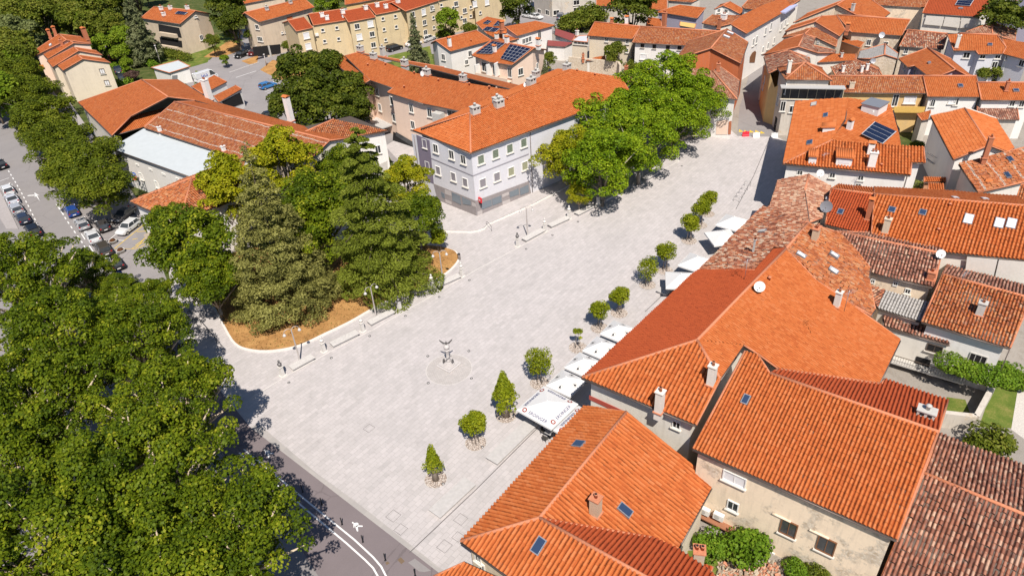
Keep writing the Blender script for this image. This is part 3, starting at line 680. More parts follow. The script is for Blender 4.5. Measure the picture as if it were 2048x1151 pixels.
# R7, R8
h = bld('tiled_house', 'narrow old house with rough mottled tiles and a round dish, above the white shade panels', 'house', 'old', 'dark', .35)
h.gable(T1('l',885,20), T1('l',1365,130), T1('h',1420,955), T1('h',640,790), 7.6, 18, 'dark'); h.build(); h.chim(T('l',1335,70), .7, .6, 1.0, 'brick'); h.dish(T1('h',1400,1000), .5, (-.3,-.85,.4), .8)
h.win(T('l',912,80,1080,100), .5, .6, 'dark', sill=False); h.win(T('l',1172,155), .6, .7, 'dark')
h = bld('tiled_house', 'white farmhouse with mottled brown tiles, gallery and vine pergola over a small yard', 'house', 'white', 'dark', .5)
k1 = h.face(T1('l',1275,385), T1('l',1930,580), 6.4, 20, [T1('l',1275,385), (2019.7,696), (2062,597), (1885,549)], 'mix'); h.mirror(k1, 2, 3, 1.0, 'dark'); h.build(); b8 = h; h.pipe(T('l',1905,640)); h.antenna(T1('l',1560,120), 1.8)
h.chim(T('l',1700,330), .7, .7, 1.5, 'plain'); h.win(T('l',1365,580), 1.5, 1.1, 'dark', frame=FASC); h.win(T('l',1690,660), 1.6, 1.3, 'dark', frame=CONC, bars=2)
h = bld('tiled_house', 'low house under grey corrugated sheets between the mottled roofs, dark gallery below', 'house', 'dirty', 'old', .2)
k2 = h.face(T1('l',950,285), T1('l',1275,385), 5.6, 14, T('l',950,285,1275,385,1335,245,1005,150)); h.F[-1] = (h.F[-1][0], h.F[-1][1], 'grey'); TILES['grey'] = ([(0,(.36,.34,.32)),(.5,(.46,.44,.42)),(1,(.40,.37,.34))], .5, ((.2,.19,.18),.5))
h.face(k2[0], k2[3], 0, 8, [k2[0], k2[3], T1('l',905,115), T1('l',890,190), T1('l',940,270)], 'old')
h.build(); h.win(T('l',1180,480), 2.2, 1.2, 'dark', frame=FASC)
c, n, e = b8.wallhit(T1('l',1250,520))
h = bld('gallery_house', 'dirty white wing with a long balcony behind the big orange roof', 'house', 'pale', 'dark', .1)
h.face(T1('l',1000,420), T1('l',1475,555), 4.6, 6, T('l',1000,420,1475,555,1490,470,1150,395,980,300)); h.build(); h.balcony(T1('l',1250,700), 9.0, 1.1, CONC); h.win(T('l',1370,580), 1.5, 1.0, 'dark', frame=FASC); h.door(T('l',1250,770), 1.4, 2.0, DARK); h.door(T('l',1480,840), 1.5, 2.0, DARK)
# R10 long roof
h = bld('tiled_house', 'orange house with one roof window and tall brick chimney, left end of long terrace', 'house', 'pale', 'new', .3)
m1 = h.face(T1('h',560,740), T1('h',900,820), 7.8, 19, T('h',560,740,900,820,912,515,600,475), 'red'); h.mirror(m1, 2, 3); h.build(); h.antenna(T1('h',760,500), 1.8); h.sky(T('h',670,650), .7, .9); h.chim(T('h',870,700), .5, .5, 2.6, 'brickcap'); h.dish(T1('h',560,640), .75, (-.5,-.8,.3), .7, LEAD)
h = bld('tiled_house', 'long orange terrace roof with seven roof windows above stretched white shade panels', 'house', 'pale', 'big', .4)
m2 = h.face(T1('h',900,820), T1('h',1440,945), 8.2, 19, T('h',900,820,1440,945,2110,1010,2110,607,925,515)); m3 = h.mirror(m2, 3, 4); h.build()
h.sky(T('h',1052,635,1280,655), .8, .9); h.sky(T('h',1620,705,1848,735,1938,738), 1.0, 1.6, BLIND); h.sky(T('h',1520,548,1740,556), .7, 1.0, BLIND); h.chim(T('h',1000,800), .7, .6, 1.9, 'plain', m=WALL('beige')); h.vents(T('h',1480,605,1395,790))
b10 = h
for q in (T('h',1610,960,1835,980,1800,1125,1590,1110), T('h',1845,982,2080,1000,2080,1160,1812,1127)): h.panel(q, CANV, 'shade_panel', .5, .04)
# R11
h = bld('tiled_house', 'old hipped house with bleached pinkish tiles between the plaza and the dormer house', 'house', 'old', 'pink', .35)
n1 = h.face(T1('h',150,605), T1('h',205,412), 7.7, 20, T('h',60,690,150,600,205,412,435,370,405,490,440,725)); h.face(n1[4], n1[3], 0, 18, [n1[4], n1[3], T1('h',600,457), T1('h',560,600), T1('h',535,690), T1('h',440,725)], 'pink'); h.build(); h.dish(T1('h',515,385), .5, (-.2,-.9,.35), .6); h.chim(T('h',575,580), .5, .5, .7, 'white')
# R12 dormer house
h = bld('dormer_house', 'white house with orange hip roof, three white dormers and blue solar collectors', 'house', 'white', 'huge', .5)
q1 = h.face((1566,328), (1820.5,351), 9.0, 22, [(1566,328),(1820.5,351),T1('h',1200,280),T1('h',1300,282),T1('h',1290,165),(1749,288),(1664,281)])
q2 = h.face((1566,328), (1591,203.4), 9.0, q1[6], [(1566,328), q1[6], (1690,240), (1697,197), (1591,203.4)])
h.face(q1[6], q2[3], 0, P(1797,267.6,q1[5].z - .6), [q1[6], q2[3], (1781,211), (1797,267.6), (1803,300), (1749,296)], 'new')
h.build(ring=[q1[0], q1[1], q1[2], q1[3], q1[4], P(1797,267,9), P(1781,211,9), q2[3], q2[4]]); b12 = h
h.win(T('C',360,512,750,545,1092,575,1060,670), .8, .8); h.pipe(T('C',1625,650)); h.antenna(T1('C',640,390), 1.4)
def dormer(h, px, w, d, hh):
    c, n = h.roofhit(px); nh = n.xy.normalized(); f = Vector((nh.x, nh.y, 0)); e = Vector((-f.y, f.x, 0)); Z = Vector((0,0,1)); b = MB(); b.box(c - f*(d/2 - .1) + Z*(hh/2 - .5), (w, d, hh + 1), (e, -f, Z), 0)
    zc = c + Z*hh; v = [zc + e*(sx*(w/2+.15)) + f*(.35 if k else -d) + Z*(0 if k else .25) for k in (1, 0) for sx in ((-1, 1) if k else (1, -1))]
    b.slabpoly(v if (v[1]-v[0]).cross(v[2]-v[0]).z > 0 else v[::-1], .15, 1)
    for i in range(int((w + .3) / .28)): x = -w/2 - .1 + i*.28; b.tube([zc + e*x + f*.37 + Z*.02, zc + e*x - f*d + Z*.27], .1, 6, 1)
    b.box(c + f*.11 + Z*(hh*.55), (w*.7, .03, hh*.55), (e, f, Z), 2); b.build('dormer', [WF, tile('new', True), BLIND], h.root)
dormer(h, T1('C',505,400), 1.0, 1.6, 1.2); dormer(h, T1('C',880,430), 2.0, 2.0, 1.4); dormer(h, T1('d',545,985), 1.3, 1.6, 1.0)
h.chim(T('C',1215,440), .95, .8, 2.1, 'white'); h.chim(T('C',1200,290), .8, .8, 1.5, 'tilecap'); h.chim(T('d',740,970), .7, .7, 1.3, 'tilecap'); h.sky(T('C',480,160), 1.4, .8); h.sky(T('r',1025,625), 1.5, .7); h.sky(T('r',865,475), 1.5, .9, CONC)
h.pv(T('r',1510,860,1690,695,1985,830,1800,995), 4, 1, off=.7); h.vents(T('C',1335,440)); h.slab(T1('r',1670,560), .2, .2, .2, WF, 'light')
c, n = h.roofhit(T1('r',1670,560)); 
h.panel  # dormer block on the rear slope
f = Vector((n.x, n.y, 0)).normalized(); e = Vector((-f.y, f.x, 0)); b = MB(); b.box(c + Vector((0,0,.5)), (3.0, 2.6, 1.6), (e, f, Vector((0,0,1))), 0); b.box(c + Vector((0,0,1.36)), (3.3, 2.9, .12), (e, f, Vector((0,0,1))), 1); b.build('dormer', [WF, LEAD], h.root)
# R13
h = bld('tiled_house', 'white house with a bright orange gable roof and a raised white parapet', 'house', 'white', 'new', .45)
s1 = h.face(T1('s',440,315), T1('s',650,700), 7.6, 21, T('s',445,312,650,705,965,580,745,250)); h.face(s1[2], s1[3], 0, 20, [s1[2], s1[3], T1('s',1025,345), T1('s',1185,605), T1('s',1120,640)]); h.build(); h.chim(T('s',925,690), .6, .6, 3.0, 'brick')
b = MB(); pts = [P(*T1('s',440,305), 7.9), s1[3] + Vector((0,0,.25)), P(*T1('s',1030,335), 7.6)]
for a_, c_ in zip(pts, pts[1:]): d = (c_ - a_); nn = Vector((-d.y, d.x, 0)).normalized()*.18; b.add([a_-nn, c_-nn, c_+nn, a_+nn] + [q - Vector((0,0,.9)) for q in (a_-nn, c_-nn, c_+nn, a_+nn)], [(0,1,2,3),(4,7,6,5),(0,4,5,1),(1,5,6,2),(2,6,7,3),(3,7,4,0)])
b.build('parapet', WALL('pale'), h.root)
# R14, R15
h = bld('tiled_house', 'house at the right edge whose orange tiles carry grey lichen bands and two roof windows', 'house', 'pale', 'band', .4)
s2 = h.face(T1('s',700,745), T1('s',870,995), 7.2, 18, T('s',700,745,870,1000,1290,900,1400,560,1275,598)); h.build(); h.sky(T('s',1155,710,1130,850), 1.5, .6)
h = bld('tiled_house', 'lower annexe roof at the right edge with two square brick chimneys', 'house', 'pale', 'mix', .3)
h.face(T1('s',1150,1100), T1('s',1300,1130), 5.6, 18, T('s',850,1020,1300,915,1400,1000,1300,1140,1140,1105)); h.build(); h.chim(T('s',925,1010), .6, .6, 1.7, 'brickcap')
h = bld('shed', 'narrow orange roofed shed under the metal staircase', 'shed', 'brick', 'new', .2)
h.face(T1('s',390,905), T1('s',575,905), 3.4, 15, T('s',390,905,575,905,580,865,390,860)); h.build()
h = bld('shed', 'lower orange shed nearer the terrace, with a square brick chimney', 'shed', 'brick', 'new', .2)
h.face(T1('s',425,1030), T1('s',560,1040), 3.0, 15, T('s',425,1030,560,1040,560,920,430,910)); h.build(); h.chim(T('s',775,1030), 1.1, .9, 2.6, 'brickcap')
# R16-18 row
h = bld('tiled_house', 'ochre house with a balcony under an old mottled roof, left end of the straight row', 'house', 'ochre', 'mix', .5)
t1 = h.face(T1('d',610,690), T1('d',1325,697), 7.4, 19, T('d',610,690,1325,697,1290,570,595,570), 'mix'); h.mirror(t1, 2, 3); h.build(); h.chim(T('d',755,665), .8, .6, 1.2, 'plain', m=WALL('beige')); h.door(T('d',1085,765), 1.0, 2.0); h.win(T('d',1085,750), 1.0, 2.2); h.win(T('d',1195,745), 2.0, 1.4, 'blind'); h.balcony(T1('d',1170,820), 5.0, 1.2, plain('yellow_balcony', (.6,.38,.10), .7), False)
h = bld('tiled_house', 'white house with plain orange tiles and one roof window, middle of the straight row', 'house', 'white', 'new', .4)
t2 = h.face(T1('d',1328,722), T1('d',1728,724), 7.2, 19, T('d',1328,722,1728,724,1690,570,1294,570)); h.mirror(t2, 2, 3); h.build(); h.sky(T('d',1570,645), .8, .8); h.win(T('d',1365,770,1540,760), .8, 1.3); h.win(T('d',1510,755), 1.2, 1.0, 'blind')
h = bld('tiled_house', 'white house with orange tiles and a thin chimney, right end of the straight row', 'house', 'white', 'new', .4)
t3 = h.face(T1('d',1728,747), T1('d',2100,750), 7.0, 19, T('d',1728,747,2130,750,2130,620,1700,618)); h.mirror(t3, 2, 3); h.build(); h.chim(T('d',1910,680), .5, .5, 1.6, 'brick'); h.sky(T('d',1985,680), .9, .7); h.win(T('d',1960,770,2030,775), .9, 1.2)
h = bld('tiled_house', 'small house with dark brown tiles behind the white parapet gable', 'house', 'dirty', 'dark', .3)
h.face(T1('s',870,345), T1('s',1230,350), 4.6, 16, T('s',860,345,1230,352,1215,250,860,235)); h.build()
h = bld('tiled_house', 'tiny orange tiled annexe in front of the ochre balcony house', 'house', 'dirty', 'new', .2)
h.face(T1('s',370,355), T1('s',445,350), 4.4, 15, T('s',325,300,370,357,445,345,445,268)); h.build()
# R19 grey corner house with glazed loggia
h = bld('corner_house', 'tall grey stone corner house with a pyramid roof and a long glazed loggia', 'house', 'dirty', 'new', .35)
A0, A1, A2 = P(*T1('d',265,595),10.4), P(*T1('d',612,600),10.4), P(*T1('d',205,508),10.4); ap = P(*T1('d',410,470),12.4)
A3 = A2 + (A1 - A0); h.add([A0, A1, ap], 'mix'); h.add([A2, A0, ap], 'mix'); h.add([A1, A3, ap]); h.add([A3, A2, ap]); h.build(); h.chim(T('d',285,550), .6, .6, 2.2, 'white', m=WALL('pale'))
h.win(T('r',480,245,445,490), .9, 1.9, 'dark'); h.win(T('r',380,400), .9, 1.9, 'dark')
h.slab(T1('r',840,210), 10.5, .15, 1.6, plain('grey_sheet', (.42,.41,.40), .7), 'canopy'); h.win(T('r',840,325), 10.2, 1.9, 'glass', 'glazed_loggia', plain('cream_frame', (.55,.47,.33), .6), bars=6)
h.win(T('r',575,530), 1.1, 1.3, 'dark'); h.door(T('r',365,620), 1.2, 2.4, DARK); h.antenna(T1('d',420,480), 1.6)
# R20
h = bld('tiled_house', 'old narrow house with mixed mossy tiles beside the shaded street, yellow wall below', 'house', 'ochre', 'old', .3)
o1 = h.face(T1('d',140,550), T1('d',105,425), 9.2, 20, T('d',140,550,105,425,285,375,300,470)); h.mirror(o1, 2, 3); h.face(o1[3], o1[2], 0, 18, [o1[3], o1[2], T1('d',430,465), T1('d',300,545)], 'old'); h.build(); h.win(T('r',200,130,180,220), .8, 1.4, 'dark')
# R53-56
h = bld('tiled_house', 'house with a rust orange roof at the bend of the shaded street', 'house', 'pale', 'new', .3)
u1 = h.face(T1('v',545,700), T1('v',800,520), 9.0, 20, T('v',545,705,800,520,1080,435,1000,600)); h.face(u1[3], u1[2], 0, 18, [u1[3], u1[2], T1('v',1220,490), T1('v',1190,580), T1('v',1480,650), T1('v',1470,680), T1('v',1250,680)], 'old'); h.build()
h = bld('tiled_house', 'low orange roofed link building behind the pyramid roof', 'house', 'pale', 'new', .2)
h.face(T1('v',1240,800), T1('v',1740,770), 8.0, 15, T('v',900,650,1240,800,1740,770,1735,690,1240,685,1050,600)); h.build(); h.chim(T('v',1155,790), .7, .5, 1.6, 'white', m=WALL('pale')); h.chim(T('v',1210,770), .8, .5, 1.6, 'white', m=WALL('pale')); h.chim(T('v',1550,740), .4, .4, .9, 'plain')
h = bld('tiled_house', 'sagging old roof with white flues behind the straight row', 'house', 'old', 'old', .2)
h.face(T1('d',640,568), T1('d',975,545), 6.8, 15, T('d',605,500,640,566,985,560,960,520,775,440)); h.build(); h.chim(T('d',690,545,830,545,870,530), .45, .45, 1.3, 'white')
h = bld('tiled_house', 'narrow orange tiled lean-to with a small dark dish above the sagging old roof', 'house', 'old', 'mix', .1)
h.face(T1('d',830,470), T1('d',975,530), 6.6, 14, T('d',800,435,830,470,975,530,960,500,830,440)); h.build(); h.dish(T1('d',915,470), .5, (-.2,-.9,.3), .4, LEAD)
h = bld('stone_house', 'grey sheet roofed house with a bare stone gable', 'house', 'stone', 'grey', .1)
w1 = h.face(T1('d',810,440), T1('d',830,380), 7.0, 15, T('d',805,440,825,380,1010,330,1005,410,900,440)); h.face(w1[3], w1[2], 0, 15, [w1[3], w1[2], T1('d',1105,400), T1('d',1100,440)], 'grey'); h.build()
h = bld('tiled_house', 'orange house with an L shaped roof and black eaves, behind the straight row', 'house', 'lilac', 'new', .4)
v1 = h.face(T1('w',490,735), T1('w',600,840), 7.4, 19, T('w',485,735,600,840,680,820,840,940,1000,945,1190,870,845,600)); h.face(v1[5], v1[6], 0, 19, [v1[5], v1[6], T1('w',1140,740), T1('w',1390,940), T1('w',1340,945)]); h.build(); h.sky(T('w',865,790), .6, .5, LEAD); h.win(T('w',560,840,690,900), .8, 1.2, 'dark')
h = bld('tiled_house', 'small orange roof with a maroon side wall beside the garden bush', 'house', 'brick', 'new', .2)
h.face(T1('v',1510,515), T1('v',1790,610), 5.0, 15, T('v',1510,515,1790,610,1845,540,1560,450)); h.build()
h = bld('stone_house', 'long pink orange roof above a bare stone wall with a dish', 'house', 'stone', 'new', .35)
x1 = h.face(T1('v',1680,412), T1('w',520,445), 7.2, 19, [T1('v',1680,412), T1('w',520,445), T1('w',625,250), T1('v',1490,195)]); h.mirror(x1, 2, 3); h.build(); h.win(T('w',110,530), .9, 1.3); h.win(T('w',325,540), .9, .7, 'dark'); h.chim(T('v',1620,400), .8, .7, 1.4, 'brickcap'); h.dish(T1('w',270,450), .6, (-.3,-.85,.4), .2, LEAD)
h = bld('stone_house', 'house with speckled old tiles left of the lilac gable', 'house', 'stone', 'old', .3)
y1 = h.face(T1('w',490,580), T1('w',1040,612), 6.8, 19, T('w',490,580,1040,612,1095,425,600,375), 'old'); h.mirror(y1, 2, 3); h.build(); h.win(T('w',575,635), .8, 1.2)
h = bld('tiled_house', 'white house with a wide smooth red roof and lilac gable wall', 'house', 'grey', 'new', .45)
z1 = h.face(T1('w',1170,632), T1('w',1780,672), 8.2, 19, T('w',1170,632,1440,632,1480,680,1780,672,1825,592,1710,440,1250,420,1090,430)); h.mirror(z1, 5, 6); h.build(); h.sky(T('w',1620,565), .8, .7); h.chim(T('w',1200,600), .6, .6, 2.4, 'white', m=WALL('pale')); h.win(T('w',1330,690), 1.2, 1.2, 'dark'); h.win(T('w',1530,710,1720,710,1850,720), 1.0, .8, 'dark'); h.win(T('w',1680,810,1830,840,1950,890), 1.0, 1.3, 'dark')
h = bld('tiled_house', 'orange roofed wing running off the right edge beside the wide red roof', 'house', 'grey', 'new', .4)
h.face(T1('w',1785,672), T1('w',2048,738), 8.0, 18, T('w',1785,672,2130,760,2130,540,1768,482,1825,592)); h.build(); h.win(T('w',2020,790), 1.0, 1.2, 'dark')
h = bld('tiled_house', 'old hipped house with pale brown tiles below the big dark tree', 'house', 'stone', 'pink', .3)
a1 = h.face(T1('w',1330,390), T1('w',1650,430), 6.4, 18, T('w',1320,400,1650,430,1650,280)); h.face(a1[1], a1[2], 0, 16, [a1[1], a1[2], T1('w',1945,385), T1('w',1940,512)], 'pink'); h.build()
h = bld('tiled_house', 'house with a clean red roof, solar collectors and white canvas blinds', 'house', 'pale', 'red', .4)
b1 = h.face(T1('w',778,165), T1('w',1480,212), 7.6, 18, T('w',778,165,1480,212,1665,40,1600,-40,870,-30), 'red'); h.build(); h.pv(T('w',1185,60,1235,-20,1430,-10,1375,75), 3, 1, off=.25); h.sky(T('w',1255,112), .9, .5, LEAD)
for q in (T('w',830,190,1055,205,1025,320,800,300), T('w',1065,205,1255,220,1240,345,1035,320), T('w',1265,220,1480,235,1400,350,1250,345)): h.panel(q, CANV, 'shade_panel', .4, .04)
h = bld('tiled_house', 'barn with a worn brown tile roof and dark open side at the top edge', 'house', 'old', 'old', .2)
h.face(T1('w',205,62), T1('w',800,98), 7.0, 15, T('w',190,62,800,98,860,-10,150,-70), 'mix'); h.build()
h = bld('grey_house', 'dark slate grey roofed house in the top right corner', 'house', 'lilac', 'slate', .3); TILES['slate'] = ([(0,(.10,.10,.13)),(1,(.15,.15,.19))], .5, None)
h.face(T1('w',1900,205), T1('w',2150,230), 6.0, 25, T('w',1690,85,1900,205,2200,235,2200,-40,1990,-5)); h.build()
h = bld('tiled_house', 'large orange hip roof with a small grey chimney above the stone gable', 'house', 'stone', 'new', .4)
c1 = h.face(T1('v',940,290), T1('v',1100,180), 8.6, 18, T('v',940,290,1490,65,1640,-20,1110,175)); h.face(c1[1], c1[2], 0, 18, [c1[1], c1[2], T1('w',140,0), T1('w',375,165), T1('w',300,222), T1('v',1740,192)]); h.build(); h.chim(T('v',1690,150), .6, .6, 1.6, 'plain')
h = bld('stone_house', 'stone gabled house with two orange roof slopes and a small attic window', 'house', 'stone', 'new', .25)
d1 = h.face(T1('v',835,400), T1('v',910,335), 8.4, 18, T('v',835,400,910,335,1300,210,1215,280)); h.face(d1[3], d1[2], 0, 18, [d1[3], d1[2], T1('v',1490,200), T1('v',1600,385), T1('v',1530,465)]); h.build(); h.win(T('v',1208,325), .5, .6, 'dark', sill=False)
h = bld('stone_house', 'low stone house with crumbling mixed tiles under the attic window gable', 'house', 'stone', 'mix', .2)
e1 = h.face(T1('v',820,470), T1('v',840,420), 7.4, 16, T('v',800,480,840,415,1170,360,1080,440)); h.face(e1[3], e1[2], 0, 16, [e1[3], e1[2], T1('v',1260,370), T1('v',1500,520), T1('v',1485,600), T1('v',1230,480)]); h.build(); h.win(T('v',1255,545), .5, .6, 'dark', sill=False)
# street, left side
h = bld('street_house', 'long white street house with an orange roof and rows of dark windows', 'house', 'white', 'new', .35)
f_ = h.face(T1('v',340,430), T1('v',760,188), 10.2, 17, T('v',340,430,760,188,1025,5,850,-40,560,60,280,195,130,310)); h.build(ring=[f_[0], f_[1], f_[2], f_[3], f_[5], f_[6]]); h.slab(T1('v',850,110), 7.5, .3, 1.2, plain('lilac_awning', (.40,.42,.60), .6), 'awning')
h.win(T('v',425,540,465,510,580,400,650,340,780,345,830,300,870,260), .9, 1.6); h.win(T('v',545,640,610,590,690,520), .9, 1.4); h.panel(T('v',375,800,380,730,410,675,445,650,460,670,440,800), BRN, 'arched_gate', .03)
h = bld('tiled_house', 'brick red gabled house with worn pink tiles at the mouth of the street', 'house', 'orange', 'mix', .3)
g_1 = h.face(T1('x',1020,722), T1('x',1180,560), 10.0, 18, T('x',1020,722,1190,495,1650,352,1455,585)); h.face(g_1[3], g_1[2], 0, 18, [g_1[3], g_1[2], T1('x',1905,512), T1('x',1815,765)]); h.build(); h.sky(T('x',1685,405,1640,450), .8, 1.4, BLIND)
h = bld('corner_shop', 'white corner house with a peach shopfront and hipped pink tiles beside the tall green trees', 'shop', 'white', 'pink', .4)
i_1 = h.face((1400,192), (1474,199), 7.6, 20, [(1385,185),(1474,199),(1425,142),(1378,135)]); h.face(i_1[1], i_1[2], 0, 20, [i_1[1], i_1[2], (1440,133), T1('c',1970,600)], 'pink'); h.build(); h.chim(T('x',1540,860), .6, .6, 1.4, 'brick')
h.panel(T('c',1800,905,1885,890,1880,1000,1795,1000), WALL('peach'), 'shop_front'); h.panel(T('c',1890,905,1912,900,1905,1000,1885,1000), BRK, 'brick_pier')
h = bld('tiled_house', 'blue shaded white house with old speckled tiles and four small upper windows', 'house', 'white', 'mix', .5)
k_1 = h.face(T1('x',510,512), T1('x',1160,548), 6.8, 19, T('x',510,512,1160,548,1190,500,1400,500,1560,380,605,322)); h.mirror(k_1, 4, 5); h.build(); h.win(T('x',632,550,775,562,938,572,1078,578), .8, .9, 'dark', frame=FASC); h.door(T('x',770,700), 1.2, 2.0); h.win(T('x',645,685), 1.6, 1.2, 'blind')
h = bld('tiled_house', 'cream house with a clean orange roof left of the speckled one', 'house', 'cream', 'new', .35)
l_1 = h.face(T1('x',-30,430), T1('x',510,470), 6.8, 20, T('x',-30,430,510,470,605,322,55,268)); h.mirror(l_1, 2, 3); h.build(); h.win(T('x',200,478,450,505,203,590,445,610), .8, 1.0); h.chim(T('x',440,290), .7, .6, 1.4, 'tilecap'); h.chim(T('x',262,280), .6, .6, .8, 'brickcap')
h = bld('flat_annexe', 'pale flat roofed annexe with a band of windows joined to the cream house', 'house', 'cream', 'slate', .05, thick=.25); TILES['pale'] = ([(0,(.45,.46,.50)),(1,(.52,.53,.56))], .5, None)
h.face(T1('c',722,305), T1('c',838,315), 6.0, 2, T('c',722,305,838,315,838,265,770,270), 'pale'); h.build(gut=False); h.win(T('c',790,320), 3.6, .8, bars=3, frame=CONC)
h = bld('tiled_house', 'orange roof with a brick stack behind the speckled roof terrace', 'house', 'lilac', 'new', .3)
h.face(T1('x',925,162), T1('x',1290,222), 6.4, 18, T('x',795,150,925,162,1290,222,1395,95,1090,60)); h.build(); h.chim(T('x',890,320), .9, .9, 3.2, 'brick'); 
h = bld('terrace_house', 'small orange roofed annexe just left of the tall brick stack', 'house', 'pale', 'new', .1)
h.face(T1('x',680,310), T1('x',855,322), 5.4, 12, T('x',675,310,860,322,855,230,700,205)); h.build()
TILES['awn'] = ([(0,(.58,.36,.10)),(1,(.62,.42,.16))], .5, None); h = bld('roof_terrace', 'roof terrace building under a yellow awning, behind the speckled tile roof', 'building', 'pale', 'awn', .1)
h.face(T1('x',1080,310), T1('x',1290,335), 6.0, 8, T('x',1080,310,1260,340,1280,290,1085,262), 'awn'); h.build()
h = bld('tiled_house', 'orange rooftops in front of the little white attic gable', 'house', 'pale', 'mix', .25)
h.face(T1('x',1355,285), T1('x',1570,320), 7.2, 17, T('x',1350,280,1560,325,1690,290,1835,185,1480,178)); h.build(); h.chim(T('x',1550,350), .6, .6, 2.2, 'brick'); h.chim(T('x',1610,240), 1.2, 1.0, 1.2, 'white')
h = bld('tiled_house', 'orange roofed house with a white attic gable and two attic windows', 'house', 'white', 'new', .2)
m_ = h.face(T1('x',1510,108), T1('x',1560,75), 8.0, 20, T('x',1500,112,1565,60,1690,25,1600,70)); h.face(m_[3], m_[2], 0, 20, [m_[3], m_[2], T1('x',1985,190), T1('x',1810,172), T1('x',1680,105)]); h.build(); h.win(T('x',1550,130,1640,135), .9, .9)
h = bld('tiled_house', 'worn orange and brown roofs at the top edge above the street', 'house', 'pale', 'mix', .2)
h.face(T1('v',310,110), T1('v',760,160), 9.5, 15, T('v',280,90,310,110,760,165,1020,5,1000,-60,420,-60)); h.build()
h = bld('long_shed', 'long orange roof at the top edge behind the tall dark chestnut', 'shed', 'dirty', 'new', .3)
h.face(T1('c',905,42), T1('c',1430,75), 5.0, 14, T('c',905,42,1430,78,1430,-60,905,-60)); h.build()
h = bld('industrial_building', 'large blank beige industrial block with few small windows at the top edge', 'building', 'dirty', 'pale', .05)
W0, W1, W2 = P(*T1('c',440,82)), P(*T1('c',575,128)), P(*T1('c',895,90)); H0 = Vector((0,0,14)); h.add([W0 + H0, W1 + H0, W2 + H0, W2 + (W0 - W1) + H0]); h.build(gut=False); h.win(T('c',540,95,605,95,755,20,755,75,480,88), 1.8, 1.4, 'dark')
h = bld('tiled_house', 'barn like roofs along the top edge right of the chestnut', 'house', 'dirty', 'mix', .2)
h.face(T1('x',940,10), T1('x',1220,30), 6.0, 14, T('x',940,10,1230,30,1350,-30,940,-60)); h.build()
# ================================================================ market building (peach) and grey corner building
h = bld('peach_building', 'long peach and lilac building with a stepped orange roof and row of roof vents', 'building', 'peach', 'new', .5)
F1 = h.face((775,185), (936,222), 9.8, 17, [(775,185),(847,207),(940,226),(1000,199),(1050,185),(923,164),(826,145),(716,105),(690,112),(740,160),(787,176)])
h.face((726.6,169), (654,115.5), 9.8, F1[7], [(726.6,169),(740,160),(690,112),(654,115.5)]); m_ = h.mirror([F1[i] for i in (0,2,4,5,6,7)], 2, 5, .9)
h.build(ring=[P(726.6,169,9.8), P(740,160,9.8), F1[10], F1[0], F1[1], F1[2], m_[1], m_[0], P(654,115,9.8)]); bp = h
h.win(T('b',1135,685,1155,800), 1.1, 1.5); h.win(T('b',1275,765), 4.2, 1.7, bars=3); h.win(T('b',1290,890), 4.0, 1.6, bars=3); h.win(T('b',1388,805,1525,840,1400,930), 1.1, 1.6); h.win(T('b',1710,850), 3.2, 1.2, bars=2)
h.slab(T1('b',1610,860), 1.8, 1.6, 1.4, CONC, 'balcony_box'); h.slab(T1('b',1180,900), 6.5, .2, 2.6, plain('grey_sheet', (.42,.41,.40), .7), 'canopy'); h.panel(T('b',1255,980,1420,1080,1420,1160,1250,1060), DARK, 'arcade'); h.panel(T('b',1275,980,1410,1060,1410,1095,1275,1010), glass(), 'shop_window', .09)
for q in T('b',1010,385,1110,440,1340,490,1505,560): h.chim(q, 1.3, .8, 1.1, 'vent')
h.chim(T('b',1180,420), .8, .8, 1.8, 'vent'); h.chim(T('b',1775,605), 1.2, .8, 1.1, 'vent'); h.vents(T('b',830,445,1065,490,1195,485,1335,655,1590,605,1410,550,1820,635,1970,660)); h.dish(T1('b',1475,565), .5, (-.6,-.7,.3), .4)
h = bld('corner_building', 'pale grey three storey corner building with stone ground floor and orange hip roof', 'building', 'grey', 'new', .45)
G1 = h.face((941.4,306.5), (1074,258.7), 11.0, 20, [(941.4,306.5),(1262,188),(1243,156),(1143,140),(1000,199),(940,228)])
G2 = h.face((826,260.6), (941.4,306.5), 11.0, G1[5], [(826,260.6), G1[0], G1[5]]); bk = h.mirror([G1[i] for i in (0,1,3,5)], 2, 3, .8)
h.build(ring=[G1[0], G1[1], G1[2], bk[1], bk[0], G2[0]]); bg_ = h
CURT = plain('curtain_glass', (.16,.19,.14), .25, 0, .5, .9, 6); BLG = plain('olive_blind', (.30,.30,.20), .6); BLP = plain('mauve_blind', (.24,.22,.24), .6)
h.win(T('A',740,465,893,405,1042,350,1188,290), 1.25, 1.5, CURT, bars=0); h.win(T('A',760,710,908,645), 1.25, 1.5, BLP, bars=0); h.win(T('A',1057,590,1200,530), 1.25, 1.5, BLG, bars=0); h.win(T('A',270,350,435,415,558,465), 1.15, 1.5, bars=1); h.win(T('A',295,580,455,645,578,705), 1.15, 1.5, BLP, bars=0); h.pipe(T('A',1262,400,70,400))
h.win(T('A',155,300,185,530), 1.0, 1.5, bars=0)
LIL = plaster('purple_brick', (.20,.17,.22), (.1,.09,.11), .3); STN = plain('grey_stone_base', (.27,.24,.24), .8, var=.25)
h.panel(T('A',68,205,205,265,250,715,125,660), LIL, 'brick_face', .02); GRB = plain('grey_band', (.33,.31,.34), .8)
h.panel(T('A',215,440,660,628,660,638,215,450), GRB, 'band', .02, .05); h.panel(T('A',660,628,1240,400,1240,411,660,638), GRB, 'band', .02, .05)
